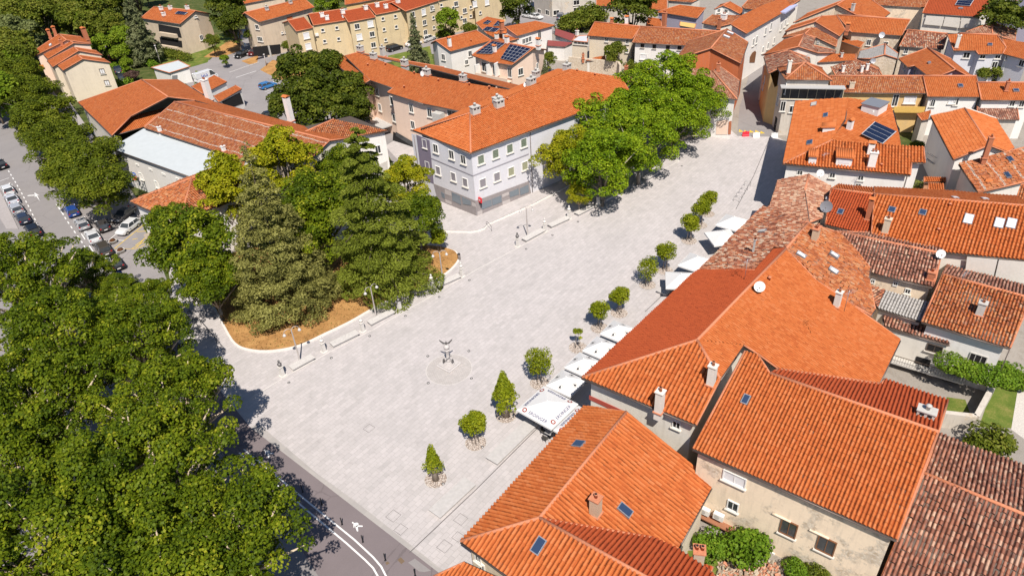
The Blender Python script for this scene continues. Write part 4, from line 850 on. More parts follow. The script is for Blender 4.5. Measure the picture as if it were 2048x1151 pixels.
h.panel(T('A',250,715,688,895,705,1112,300,920), STN, 'stone_base', .02, .08); h.panel(T('A',688,895,1240,690,1275,872,705,1112), STN, 'stone_base', .02, .08)
SHG = plain('shop_glass', (.16,.19,.22), .15, 0, .6)
for q in (T('A',745,915,845,880,850,945,748,982), T('A',852,875,948,838,955,905,858,942), T('A',1035,805,1128,765,1135,825,1040,858), T('A',1145,765,1232,725,1238,800,1150,835), T('A',332,800,365,820,370,870,340,850), T('A',445,805,530,845,540,935,450,890), T('A',550,850,640,895,645,940,560,925)): h.panel(q, SHG, 'shop_window', .12, .05)
for q in (T('A',958,830,1028,800,1030,830,960,860), T('A',960,905,1040,875,1045,920,965,945), T('A',370,775,432,800,440,845,372,820), T('A',375,880,440,905,440,935,378,910), T('A',700,1010,750,990,752,1035,702,1060), T('A',650,905,690,925,695,960,655,945)): h.panel(q, plain('pale_stone', (.44,.40,.39), .8), 'stone_panel', .105, .03)
for q in T('b',1865,850,2030,780): h.chim(q, 1.4, .9, 1.2, 'vent')
h.chim(T('c',180,800), 1.5, .9, 1.2, 'vent'); h.chim(T('c',420,640), 1.5, .9, 1.3, 'vent'); h.chim(T('c',455,590), 1.2, .9, 1.4, 'vent'); h.chim(T('c',685,525), 1.3, .9, 1.1, 'vent'); h.vents(T('c',105,660,760,535,895,565,240,745)); h.dish(T1('c',385,650), .5, (-.4,-.8,.4), .4)
c, n, e = h.wallhit(T1('A',716,878)); b = MB(); ax = (n, e, Vector((0,0,1))); b.box(c + n*.45, (.7, .22, .8), ax, 0); b.box(c + n*.45 - Vector((0,0,.55)), (.5,.2,.3), ax, 1)
for sx in (-1, 1):
    for q in ((.45, 0, .32, .09), (.45, .12, .09, .3), (.45, -.12, .09, .3)): b.box(c + n*(q[0]) + e*(sx*.115) + Vector((0,0,q[1]*0)) + n*(q[1] if q[3] > .2 else 0), (q[2], .02, q[3]), ax, 2)
b.build('hanging_sign', [plain('sign_red', (.60,.02,.03), .4), DARK, WPAINT], h.root)
# ================================================================ hall on the left
h = bld('hall', 'wide orange hall roof with a wavy ridge at the head of the tree lined road', 'building', 'pale', 'new', .4)
L1 = h.face((156.4,204.6), (224,271), 6.8, 16, [(156.4,204.6),(224,271),(263,232),(336,194),(284,160)]); h.face(L1[4], L1[3], 0, 14, [L1[4], L1[3], T1('a',1500,770), T1('a',1720,830), (357,160)]); h.face((224,270), (289,252), 6.4, 16, [(224,271),(289,253),T1('a',1275,825),T1('a',1010,890)]); h.build()
h.panel(T('a',1090,865,1290,755,1500,770,1320,790,1130,870), WF, 'barge_board', .3) if False else None
h = bld('hall', 'long hall with lichen streaked orange tiles, white flat annexe and tall white chimney', 'building', 'pale', 'new', .3)
L2 = h.face((289,255.5), (468.6,313), 8.0, 17, [(289,255.5),(470,314),(560,330),(622,317),(660,281),(349,204)], 'band'); h.mirror([L2[i] for i in (0,3,4,5)], 2, 3); h.build(); h.chim(T('u',1440,760), .9, .9, 4.2, 'tilecap'); h.chim(T('e',1190,50), .5, .5, .9, 'white'); h.chim(T('e',1665,195), .5, .5, .9, 'white')
h.chim(T('u',340,480), 1.1, 1.0, 4.0, 'white')
TILES['white'] = ([(0,(.55,.58,.58)),(1,(.62,.64,.64))], .6, None)
h = bld('flat_annexe', 'white walled annexe with a pale flat roof along the tree lined road', 'building', 'white', 'white', .35, hi=False)
h.face((221,296), (378.5,352.4), 7.0, 4, [(221,296),(385,354.5),(470,314.6),(287,257)]); h.build(gut=True)
h.win(T('e',1050,380,1165,440), 1.0, 1.3, WF); h.win(T('e',935,265,1020,295,1118,330,1215,365,1320,400), .9, .35, 'dark', sill=False)
h = bld('hall', 'hipped front wing of the hall, orange tiles almost hidden by the big conifers', 'building', 'white', 'mix', .45)
L3 = h.face(T1('e',972,570), T1('e',1330,735), 8.2, 19, T('e',972,570,1330,735,1428,395)); E0, E1, AP = L3; RR = P(*T1('e',1750,260), AP.z); RR = AP + (RR - AP)*1.25
h.add([E1, AP, RR, RR + (E1 - AP)], 'mix'); h.add([E0, AP, RR, RR + (E0 - AP)], 'mix'); h.build()
h.panel(T('e',1070,810,1150,780,1200,960,1140,990), plain('peach_base', (.62,.50,.38), .8), 'porch', .03)
h = bld('hall', 'right wing of the hall with a white gable and a round dark window', 'building', 'white', 'mix', .35)
L4 = h.face((654,283), (622,318), 8.2, 16, [(606,266),(654,283),(776,262),(667.5,240)]) if False else h.add([P(606,266,9.6), P(656,283,8.4), P(776,262,8.2), P(668,239,10.2)], 'mix')
h.add([P(656,283,8.4), P(606,266,9.6), P(590,300,8.8), P(622,330,7.6)], 'mix'); h.add([P(668,239,10.2), P(606,266,9.6), P(600,255,9.0), P(700,232,8.6), P(776,262,8.2)]); h.build(ring=[P(622,330,7.6), P(656,283,8.4), P(776,262,8.2), P(720,236,8.6), P(600,255,9.0), P(590,300,8.8)])
h.win(T('f',1135,180), 1.0, 1.5); h.win(T('f',772,195), 1.2, 1.2, 'dark', 'round_window', sill=False, bars=0); h.panel(T('f',1125,300,1205,265,1208,330,1130,345), CONC, 'stone_base')
# ================================================================ far left and top
for k, (le, ri, lab) in enumerate(((T('y',780,890,855,955,1120,800,1045,745), T('y',1500,850,1420,800), 'nearest unit of the stepped row, cream gable wall with two blind windows'), (T('y',640,825,715,910,1065,690,1000,640), T('y',1385,745,1310,690), 'second unit of the stepped row, just behind the cream gable'),
        (T('y',590,740,650,800,1000,585,940,560), T('y',1240,600,1180,560), 'third unit of the stepped row, with two thin roof ledges'), (T('y',465,690,485,755,900,545,800,465), T('y',1225,590,1100,500), 'farthest unit of the stepped row, with clustered brick chimneys'))):
    h = bld('row_house', lab, 'house', 'cream' if k in (0, 1) else 'peach', 'new', .3, group='stepped row houses'); a0 = h.face(le[0], le[1], 7.4 - .1*k, 22, le); h.face(a0[3], a0[2], 0, 16, [a0[3], a0[2], ri[0], ri[1]]); h.build()
    if k == 0: h.win(T('y',1385,965,1450,1120), 1.1, 1.2, BLIND, frame=FASC)
    if k == 3: h.chim(T('y',690,520,760,480), .9, .7, 1.8, 'brickcap'); h.chim(T('y',1180,540), 1.1, .9, 2.6, 'brickcap'); h.sky(T('y',690,615), 1.4, .7, BLIND)
    if k == 2: h.chim(T('y',845,620), .7, .6, 1.4, 'brick'); h.balcony(T1('y',530,930), 2.5, 1.0, plain('orange_wall', (.62,.25,.06), .7), False)
h = bld('transformer_kiosk', 'small white kiosk with a pale flat roof beside the hedge', 'kiosk', 'white', 'white', .3)
h.face((302,135.6), (339,146), 3.2, 6, [(302,135.6),(339,146),(380.6,133),(357,121)]); h.build(gut=False); h.panel(T('a',1320,580,1360,575,1360,610,1320,615), LEAD, 'door')
h = bld('shed', 'orange roofed open shed behind the hall, nearer the van', 'shed', 'white', 'new', .15)
h.face(T1('u',240,392), T1('u',565,228), 3.6, 12, T('u',85,290,240,392,565,228,390,140)); h.build()
h = bld('shed', 'narrow orange roofed loading shed with a dark open front', 'shed', 'white', 'new', .1)
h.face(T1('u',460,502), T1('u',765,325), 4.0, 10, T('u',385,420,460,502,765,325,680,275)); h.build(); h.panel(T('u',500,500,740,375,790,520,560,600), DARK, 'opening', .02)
h = bld('apartment_house', 'beige gabled apartment house with two open balconies and a red roof', 'house', 'beige', 'new', .35)
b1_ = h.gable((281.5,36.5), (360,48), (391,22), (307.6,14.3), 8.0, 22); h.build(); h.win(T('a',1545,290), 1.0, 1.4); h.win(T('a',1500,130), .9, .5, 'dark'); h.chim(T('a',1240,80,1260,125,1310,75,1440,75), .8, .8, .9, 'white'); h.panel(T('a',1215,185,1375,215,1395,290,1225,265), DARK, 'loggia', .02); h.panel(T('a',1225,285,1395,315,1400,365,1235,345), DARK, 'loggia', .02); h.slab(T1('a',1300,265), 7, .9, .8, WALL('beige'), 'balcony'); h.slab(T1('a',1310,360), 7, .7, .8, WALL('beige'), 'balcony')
h.pv(T('a',1340,105,1365,85,1440,95,1415,112), 3, 1)
h = bld('apartment_house', 'tan house on stilts with an orange gable, red car parked beneath', 'house', 'beige', 'new', .5)
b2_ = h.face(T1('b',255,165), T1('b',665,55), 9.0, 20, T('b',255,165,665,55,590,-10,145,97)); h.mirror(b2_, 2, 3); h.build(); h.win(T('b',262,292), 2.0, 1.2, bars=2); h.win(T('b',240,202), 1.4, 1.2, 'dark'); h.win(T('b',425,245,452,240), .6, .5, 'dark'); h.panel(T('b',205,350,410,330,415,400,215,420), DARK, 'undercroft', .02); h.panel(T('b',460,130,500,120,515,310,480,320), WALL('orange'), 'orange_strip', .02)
for q in T('b',245,385,287,385,330,385): h.slab(q, .3, 3.0, .5, CONC, 'pillar')
h.chim(T('b',315,80,490,30), .8, .7, .9, 'vent'); h.win(T('b',160,215), 1.6, 1.4, 'dark'); h.balcony(T1('b',150,245), 3.0, 1.1, WF, False); h.balcony(T1('b',160,330), 3.0, 1.1, WF, False)
h = bld('apartment_block', 'long sand yellow apartment block with staggered bays and a dark red roof', 'building', 'yellow', 'red', .25)
U = [(T1('b',540,232), T1('b',650,207)), (T1('b',660,190), T1('b',905,148)), (T1('b',930,167), T1('b',1040,144)), (T1('b',1120,132), T1('b',1122,131))]
seg = [((593,63),(626,56)), ((627,51),(695,40.5)), ((697,45),(751,35)), ((752,30),(809,19)), ((811,23),(878,2)), ((878,1),(945,-14)), ((946,-10),(1010,-26))]; rg = []
for a_, c_ in seg:
    A_, C_ = P(*a_, 9.2), P(*c_, 9.2); d = (C_ - A_).normalized(); nb = Vector((-d.y, d.x, 0)); nb = nb if nb.y > 0 else -nb; Z4 = Vector((0,0,1.5)); f_ = h.add([A_, C_, C_ + nb*5 + Z4, A_ + nb*5 + Z4]); h.add([A_ + nb*10, A_ + nb*5 + Z4, C_ + nb*5 + Z4, C_ + nb*10]); rg += [A_, C_]
    last = C_ + nb*10
A_, C_ = P(*seg[0][0], 9.2), P(*seg[0][1], 9.2); d = (C_ - A_).normalized(); nb = Vector((-d.y, d.x, 0)); nb = nb if nb.y > 0 else -nb
h.build(ring=rg + [last, A_ + nb*10], gut=False); by = h
h.win(T('b',605,265,620,345,1082,178,1000,275), 1.5, 1.5, 'blind', bars=0); h.win(T('b',727,225,832,208,1175,140,1268,122,742,308,846,290,1184,220,1275,200,1196,298,1548,55,1550,132,1610,40,1555,205,1640,95,1700,60,1760,130,1830,55,1830,120,1900,95), .8, .8, bars=0); h.win(T('b',983,197,1095,255,1105,335,1398,108,1485,168,1408,180,1492,242,1540,62,1720,100,1785,80,1785,155,1720,30), 1.3, 1.3, bars=1); h.win(T('b',1478,90,1860,30,1950,15), 1.4, 1.6, 'blind', bars=0)
h.slab(T1('b',683,258), .8, .6, .4, WF, 'air_conditioner'); h.chim(T('b',725,130,762,150,880,105,1050,75,1135,55,1200,65,1290,25), .9, .8, 1.0, 'white'); 
h = bld('white_house', 'white two storey house with a plain orange gable roof right of the pointed spruce', 'house', 'white', 'new', .3)
h.gable(T1('t',325,402), T1('t',850,262), T1('t',660,138), T1('t',135,265), 7.4, 22); h.build(); h.chim(T('t',318,345), .7, .6, 1.8, 'tilecap'); h.vents(T('t',590,275)); h.win(T('t',237,475,252,640), 1.1, 1.4); h.win(T('t',575,430), 1.0, 1.3); h.win(T('t',530,540), .9, 1.1)
h = bld('solar_house', 'pink house with porch and balcony, its orange roof covered with dark solar panels', 'house', 'peach', 'new', .5)
s_1 = h.face(T1('t',600,452), T1('t',1112,576), 7.6, 20, T('t',600,452,840,540,1112,576,1400,358,850,262)); h.mirror(s_1, 3, 4); h.build(); h.pv(T('t',650,425,860,270,1020,300,850,430), 5, 4); h.pv(T('t',965,490,1085,310,1350,365,1140,535), 5, 5)
h.win(T('t',1222,660), 1.3, 1.5); h.win(T('t',1432,590,1535,560), 1.0, 1.3); h.win(T('t',1085,675), 1.0, 2.0, 'glass'); h.chim(T('t',893,415), .7, .6, 1.2, 'tilecap'); h.chim(T('t',1050,300,1450,330), .8, .7, 1.2, 'tilecap'); h.balcony(T1('t',900,745), 8.5, 1.5, WALL('peach'), False); h.win(T('t',760,600,905,640), 1.6, 2.0, 'dark'); 
for q in T('t',705,640,850,640,945,620): h.slab(q, .3, 2.8, 1.4, WF, 'column')
h = bld('tiled_house', 'white house with a broad orange roof behind the solar panelled one', 'house', 'white', 'new', .35)
h.face(T1('t',1180,200), T1('t',1655,72), 6.6, 18, T('t',1180,205,1660,70,1400,15,1015,85)); h.build(); h.win(T('t',1260,275,1300,260,1340,245), .9, 1.3); h.win(T('t',1462,200), 1.0, 2.0, 'dark'); h.chim(T('t',985,125), .9, .8, 1.6, 'brickcap')
h = bld('tiled_house', 'orange house with scattered dark solar arrays beside the yellow block', 'house', 'peach', 'new', .35)
h.face(T1('t',790,175), T1('t',1180,235), 5.8, 16, T('t',650,40,790,175,1000,290,1200,240,1010,85,1000,0,800,-40)); h.build(); h.pv(T('t',740,40,800,0,850,15,800,50), 2, 2); h.pv(T('t',870,75,930,10,1000,25,960,70), 3, 2); h.pv(T('t',730,130,790,85,960,105,900,150), 4, 2); h.chim(T('t',920,245), .8, .7, 1.1, 'tilecap'); h.chim(T('t',1025,250), .8, .7, 1.3, 'tilecap')
TILES['maroon'] = ([(0,(.20,.045,.045)),(1,(.26,.06,.055))], .5, None)
h = bld('shed', 'maroon sheet roofed garage with a white flue, the farther of the pair', 'shed', 'white', 'maroon', .15); h.face(T1('t',1660,190), T1('t',1885,272), 3.6, 10, T('t',1660,190,1885,272,1930,190,1670,108)); h.build(); h.chim(T('t',1945,205), .7, .6, 1.2, 'white')
h = bld('shed', 'maroon flat roofed garage in front of its twin, white walled', 'shed', 'white', 'maroon', .15); h.face(T1('t',1570,332), T1('t',1780,342), 3.4, 4, T('t',1565,330,1780,342,1895,290,1570,258)); h.build()
h = bld('tiled_house', 'yellow house tucked behind the long block at the top edge', 'house', 'ochre', 'new', .3); h.face((685,6), (775,-10), 7.5, 18, [(690,10),(780,-6),(770,-40),(690,-30)]); h.build()
h = bld('tiled_house', 'orange roofed house at the top edge behind the house on stilts', 'house', 'beige', 'new', .3); h.face((490,6), (560,-6), 7.0, 18, [(488,8),(570,-8),(565,-45),(480,-30)]); h.build()
h = bld('bungalow', 'small orange tiled shed behind the old stone garden wall', 'shed', 'pale', 'new', .15); h.face(T1('c',830,460), T1('c',975,455), 2.6, 14, T('c',825,450,975,460,965,415,900,425)); h.build(); h.chim(T('c',805,440), .5, .5, 1.0, 'brick')
h = bld('tiled_house', 'narrow pink tiled roof with a brick chimney just behind the tall green trees', 'house', 'pale', 'pink', .15); h.face(T1('c',1090,600), T1('c',1190,610), 6.5, 16, T('c',1085,600,1190,615,1190,540,1092,540)); h.build(); h.chim(T('c',1125,540), .6, .6, 1.2, 'brick')
h = bld('tiled_house', 'orange roof with a single chimney pot behind the white dormer house, left of the balcony', 'house', 'dirty', 'new', .15) if False else None
# free standing walls
def wallrun(name, label, px, z0, hgt, th, m, cat='wall'):
    pts = [P(*q) for q in px]; b = MB()
    for a_, c_ in zip(pts, pts[1:]): d = (c_ - a_).normalized(); n = Vector((-d.y, d.x, 0))*th/2; b.prism([a_-n, c_-n, c_+n, a_+n] if area2([(a_-n).xy,(c_-n).xy,(c_+n).xy]) > 0 else [a_+n, c_+n, c_-n, a_-n], -.05, hgt)
    return tag(b.build(name, m, loc=pts[0]), label, cat)
wallrun('garden_wall', 'high rubble stone garden wall behind the long orange roof', T('c',700,520,1065,558,1080,585), 0, 3.0, .5, WALL('stone'))
wallrun('garden_wall', 'weathered concrete wall enclosing the small yard beside the white farmhouse', T('l',1380,1150,1640,1180,1790,900), 0, 1.9, .5, WALL('dirty'))
# ================================================================ vegetation
def leafmat(name, stops, trans=.24):
    if name in MATS: return MATS[name]
    g = N(name); a = g.n('ShaderNodeAttribute', attribute_name='tint').outputs['Fac']; c = g.ramp(a, stops)
    b = g.n('ShaderNodeBsdfPrincipled', {'Base Color': c, 'Roughness': .55, 'Specular IOR Level': .12}); t = g.n('ShaderNodeBsdfTranslucent', {'Color': g.mix(.5, c, (.16,.20,.02))})
    m = g.n('ShaderNodeMixShader', {0: trans, 1: b.outputs[0], 2: t.outputs[0]}); g.t.links.new(m.outputs[0], g.out.inputs[0]); MATS[name] = g.mat; return g.mat
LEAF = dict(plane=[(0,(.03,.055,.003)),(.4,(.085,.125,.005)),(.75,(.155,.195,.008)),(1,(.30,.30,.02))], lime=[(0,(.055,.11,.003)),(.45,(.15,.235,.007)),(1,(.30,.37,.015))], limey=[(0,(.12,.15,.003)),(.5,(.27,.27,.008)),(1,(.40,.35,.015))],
    row=[(0,(.04,.06,.004)),(.5,(.11,.14,.008)),(1,(.21,.225,.018))], dark=[(0,(.03,.045,.004)),(.5,(.075,.10,.009)),(1,(.15,.165,.018))], wood=[(0,(.05,.075,.006)),(.5,(.12,.145,.014)),(1,(.21,.21,.03))], woodl=[(0,(.07,.12,.006)),(.5,(.15,.22,.013)),(1,(.24,.30,.022))], greyg=[(0,(.075,.095,.03)),(.5,(.16,.185,.06)),(1,(.24,.26,.10))],
    olive=[(0,(.08,.082,.022)),(.5,(.24,.23,.06)),(1,(.38,.36,.11))], cedar=[(0,(.055,.075,.008)),(.5,(.165,.20,.022)),(1,(.28,.31,.045))], spruce=[(0,(.06,.075,.03)),(.5,(.15,.165,.075)),(1,(.24,.245,.12))], bush=[(0,(.06,.12,.006)),(.5,(.12,.21,.013)),(1,(.21,.29,.025))], ball=[(0,(.09,.12,.004)),(.5,(.19,.225,.008)),(1,(.32,.33,.016))], copper=[(0,(.06,.03,.03)),(1,(.17,.10,.08))], flower=[(0,(.12,.15,.02)),(.55,(.24,.26,.06)),(.8,(.5,.45,.38)),(1,(.6,.5,.45))])
BARK = plain('bark_grey', (.30,.25,.20), .9, var=.35, scale=5); BARKP = plain('bark_pale', (.50,.40,.29), .85, var=.4, scale=2); BARKD = plain('bark_dark', (.10,.075,.055), .95, var=.3)
def leaves_mesh(name, C, Nn, size, asp, tint, mat, rng, up=.35, T_=None):
    """C centres (n,3), Nn outward normals; one folded leaf per centre"""
    n = len(C); r = rng.normal(size=(n, 3)); nn = Nn * (1 - up) + np.array([0,0,1]) * up + r * .45; nn /= np.linalg.norm(nn, axis=1)[:,None] + 1e-9
    t = rng.normal(size=(n, 3)) if T_ is None else T_ + rng.normal(size=(n, 3)) * .25; t -= nn * (t * nn).sum(1)[:,None]; t /= np.linalg.norm(t, axis=1)[:,None] + 1e-9
    b = np.cross(nn, t); L = size * rng.uniform(.65, 1.25, (n, 1)); W = L * asp
    V = np.empty((n, 4, 3)); V[:,0] = C - t*L*.5; V[:,1] = C + b*W*.5 + nn*L*.10; V[:,2] = C + t*L*.5; V[:,3] = C - b*W*.5 + nn*L*.10
    me = bpy.data.meshes.new(name); me.vertices.add(4*n); me.vertices.foreach_set('co', V.ravel().astype(np.float32)); me.loops.add(4*n); me.loops.foreach_set('vertex_index', np.arange(4*n, dtype=np.int32))
    me.polygons.add(n); me.polygons.foreach_set('loop_start', np.arange(0, 4*n, 4, dtype=np.int32)); me.polygons.foreach_set('loop_total', np.full(n, 4, dtype=np.int32)); me.update(calc_edges=True)
    at = me.attributes.new('tint', 'FLOAT', 'FACE'); at.data.foreach_set('value', np.clip(tint, 0, 1).astype(np.float32)); me.materials.append(mat); return me
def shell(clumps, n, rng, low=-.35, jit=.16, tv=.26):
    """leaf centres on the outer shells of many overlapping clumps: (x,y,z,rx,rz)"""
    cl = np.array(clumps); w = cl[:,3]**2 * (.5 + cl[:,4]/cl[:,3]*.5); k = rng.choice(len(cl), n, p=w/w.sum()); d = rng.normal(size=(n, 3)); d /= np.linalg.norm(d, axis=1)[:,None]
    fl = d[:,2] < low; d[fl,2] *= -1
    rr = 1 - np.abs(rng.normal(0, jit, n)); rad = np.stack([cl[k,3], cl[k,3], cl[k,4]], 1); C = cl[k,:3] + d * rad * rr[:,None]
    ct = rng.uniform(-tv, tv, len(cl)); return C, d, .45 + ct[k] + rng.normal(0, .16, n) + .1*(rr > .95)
def limbs(b, base, top, r0, targets, rng, n=7, m=0):
    b.tube([base, base.lerp(top, .5) + Vector((rng.normal(0,.1), rng.normal(0,.1), 0)), top], [r0*1.15, r0*.9, r0*.75], n, m)
    for t in targets:
        t = Vector(t); mid = top.lerp(t, .5) + Vector((rng.normal(0,.3), rng.normal(0,.3), .4)); b.tube([top - Vector((0,0,.3)), mid, t], [r0*.55, r0*.36, r0*.10], 6, m)
PROTO = {}
def proto_round(key, H, rx, rz, nclump, rc, nleaf, leaf, mat, bark=BARK, r0=.22, seed=1, trunk=None, asp=.75, stems=1, low=-.35, upw=.72, limbn=9, squash=1.0, stray=.0):
    rng = np.random.default_rng(seed); zc = H - rz; cl = []; st = []
    for i in range(nclump):
        d = rng.normal(size=3); d /= np.linalg.norm(d); d[2] = abs(d[2]) if rng.random() < upw else d[2]; q = rng.uniform(.55, 1.0); r = rc * rng.uniform(.7, 1.3)
        if rng.random() < stray: q = rng.uniform(1.0, 1.24); r *= .85; d[2] *= .7; st.append(len(cl))
        cl.append((d[0]*(rx - r*.55)*q, d[1]*(rx - r*.55)*q, zc + d[2]*(rz - r*.5)*q, r, r*squash*rng.uniform(.6, .95)))
    C, d, t = shell(cl, nleaf, rng, low)
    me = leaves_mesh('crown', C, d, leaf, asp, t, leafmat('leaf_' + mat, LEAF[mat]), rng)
    b = MB(); tz = trunk or max(.8, zc - rz*.55); tg = [c[:3] for c in sorted(cl, key=lambda c: -c[2])[::max(1, nclump // limbn)]] + [cl[i][:3] for i in st]
    if stems == 1: limbs(b, Vector((0,0,-.1)), Vector((0,0,tz)), r0, tg, rng)
    else:
        for i in range(stems): w = 2*math.pi*i/stems + .4; o = Vector((math.cos(w), math.sin(w), 0))*.28; b.tube([o*1.2 + Vector((0,0,-.1)), o*.8 + Vector((0,0,tz)), o*1.2 + Vector((0,0,zc + rz*.3))], [r0, r0*.8, r0*.4], 6)
    o = b.build('trunk', bark, loc=(0,0,0)); PROTO[key] = (me, o.data, zc); bpy.data.objects.remove(o)
def proto_cone(key, H, rb, nleaf, leaf, mat, seed=1, z0=.4, power=1.0, nclump=140, rc=.9, asp=.4, bark=BARKD, up=.25):
    rng = np.random.default_rng(seed); cl = []
    for i in range(nclump):
        f = 1 - (1 - rng.random())**.55; f = min(f, .985); w = rng.uniform(0, 2*math.pi); r = rb * (1 - f**power) * rng.uniform(.62, 1.0); s = rc*(1 - .65*f)*rng.uniform(.7, 1.25); cl.append((math.cos(w)*r, math.sin(w)*r, z0 + f*(H - z0), s, s*.62))
    for i in range(10): f = i/10; cl.append((0, 0, z0 + (.15 + .83*f)*(H - z0), rb*.5*(1 - f) + .3, 1.0))
    C, d, t = shell(cl, nleaf, rng, -.5); me = leaves_mesh('crown', C, d, leaf, asp, t, leafmat('leaf_' + mat, LEAF[mat]), rng, up)
    o = MB().tube([(0,0,-.1), (0,0,H*.5), (0,0,H*.97)], [.35, .2, .04], 8).build('trunk', bark, loc=(0,0,0)); PROTO[key] = (me, o.data, H*.45); bpy.data.objects.remove(o)
def proto_cedar(key, H, rb, nbr, per, leaf, mat, seed=3, z0=1.2):
    """layered cedar: drooping fan shaped boughs in whorls"""
    rng = np.random.default_rng(seed); Cs, Ts, Tn = [], [], []; b = MB(); b.tube([(0,0,-.1), (0,0,H*.5), (0,0,H*.985)], [.42, .24, .04], 8)
    for i in range(nbr):
        f = (i + rng.random()) / nbr; f = f**1.15; z = z0 + f*(H - z0)*.985; w = i*2.399 + rng.normal(0, .2); L = (rb*(1 - f)**.66*rng.uniform(.62, 1.1) + .35); dr = rng.uniform(.10, .24)*L; o = Vector((math.cos(w), math.sin(w), 0)); s = Vector((-o.y, o.x, 0)); tn = rng.uniform(-.18, .18)
        pt = lambda q: o*(L*q) + Vector((0,0, z + .10*L*math.sin(q*2.6) - dr*q*q)); b.tube([pt(0), pt(.5), pt(1)], [.09*(1-f)+.03, .06*(1-f)+.02, .012], 5)
        m = int(per*(.25 + L/rb)); q = rng.uniform(.12, 1.0, m)**.8; sp = rng.uniform(-1, 1, m); wd = L*.40*np.sin(np.clip(q, 0, 1)*math.pi*.86 + .12)
        base = np.array([pt(k) for k in q]); C = base + np.array(s)*(sp*wd)[:,None]; C[:,2] += -np.abs(sp)*wd*.22 + rng.normal(0, .05 + .03*L/rb*1.5, m)
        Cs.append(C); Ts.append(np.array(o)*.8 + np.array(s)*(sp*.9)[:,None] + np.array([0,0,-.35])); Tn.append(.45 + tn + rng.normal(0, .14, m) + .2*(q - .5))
    C = np.concatenate(Cs); T_ = np.concatenate(Ts); tint = np.concatenate(Tn); Nn = np.tile(np.array([0,0,1.0]), (len(C), 1))
    me = leaves_mesh('crown', C, Nn, leaf, .42, tint, leafmat('leaf_' + mat, LEAF[mat]), rng, .6, T_); o = b.build('trunk', BARKD, loc=(0,0,0)); PROTO[key] = (me, o.data, H*.45); bpy.data.objects.remove(o)
def plant(key, px, label, cat='tree', group=None, s=1.0, name='tree', rz=None, at='crown', sz=None):
    """at='crown': px is the crown centre; at='base': px is the foot"""
    me, tr, zc = PROTO[key]; sz = sz or s
    loc = px if isinstance(px, Vector) else (P(px[0], px[1], zc*sz) if at == 'crown' else P(*px)); loc = Vector((loc.x, loc.y, 0)); r = empty(name, loc, label, cat, group, rz if rz is not None else random.uniform(0, 6.28)); r.scale = (s, s, sz)
    for nm, m in (('crown', me), ('trunk', tr)): o = bpy.data.objects.new(nm, m); COL.objects.link(o); o.parent = r
    return r
for i in range(3): proto_round('plane%d' % i, 15.5, 6.8, 5.6, 150, 1.0, 32000, .255, 'plane', BARKP, .46, 20+i, 4.5, .8, limbn=20, stray=.24)
for i in range(2): proto_round('lime%d' % i, 11.5, 5.2, 4.9, 90, 1.05, 24000, .25, 'lime', BARK, .24, 30+i, 2.6, stray=.12, upw=.48, low=-.6)
proto_round('limey0', 11, 4.8, 4.6, 70, 1.0, 18000, .25, 'limey', BARKP, .16, 33, 2.6, stray=.15, upw=.48, low=-.6)
for i in range(2): proto_round('row%d' % i, 10.5, 5.0, 4.0, 80, 1.15, 20000, .28, 'row', BARK, .26, 40+i, 2.6, upw=.55, stray=.1)
for i in range(2): proto_round('dark%d' % i, 13, 5.2, 5.4, 50, 1.5, 9000, .5, 'dark', BARKD, .3, 50+i, 2.5)
for i, m in enumerate(('wood', 'wood', 'woodl', 'greyg')): proto_round('wood%d' % i, 11.5, 4.6, 4.8, 40, 1.4, 5200, .55, m, BARKD, .25, 60+i, 2.2)
proto_round('isl0', 11, 4.4, 4.6, 70, 1.05, 20000, .27, 'plane', BARK, .25, 70, 2.6, stray=.15); proto_round('isl1', 12, 4.0, 5.2, 60, 1.0, 17000, .27, 'limey', BARK, .22, 71, 3, stray=.18)
proto_cone('cone', 23.5, 6.9, 85000, .27, 'olive', 5, .5, 1.15, 620, .95, .5); proto_cedar('cedar', 23.2, 7.6, 105, 1000, .31, 'cedar'); proto_cone('spruce', 15, 3.4, 9000, .5, 'spruce', 8, .5, 1.0, 110, .8, .45); proto_cone('fir', 12, 3.4, 8000, .45, 'spruce', 9, .3, .9, 90, .75, .45)
proto_round('ball0', 3.9, 1.35, 1.2, 34, .5, 4200, .17, 'ball', BARK, .045, 80, 1.4, .8, 4, -.9, upw=.35); proto_round('ball1', 4.0, 1.4, 1.2, 32, .5, 4000, .17, 'ball', BARK, .045, 81, 1.4, .8, 4, -.9, upw=.35)
proto_round('loose', 4.4, 1.7, 1.55, 34, .55, 2300, .19, 'ball', BARK, .045, 82, 1.3, .7, 4, -.9, upw=.4); proto_round('tiny', 2.9, .75, .75, 9, .32, 420, .19, 'ball', BARK, .04, 83, 1.5, .7, 3, -.9)
proto_cone('tuft', 4.1, 1.3, 3200, .2, 'ball', 84, 1.75, 1.1, 36, .42, .75, BARK); proto_cone('slim', 3.9, .95, 1900, .18, 'ball', 85, 1.55, 1.0, 26, .36, .75, BARK)
for k, m in (('bush', 'bush'), ('bushd', 'wood'), ('bushc', 'copper'), ('bushf', 'flower')): proto_round(k, 2.0, 1.4, 1.0, 18, .6, 2600, .2, m, BARKD, .06, 90, .5, .75, 3, -.9)
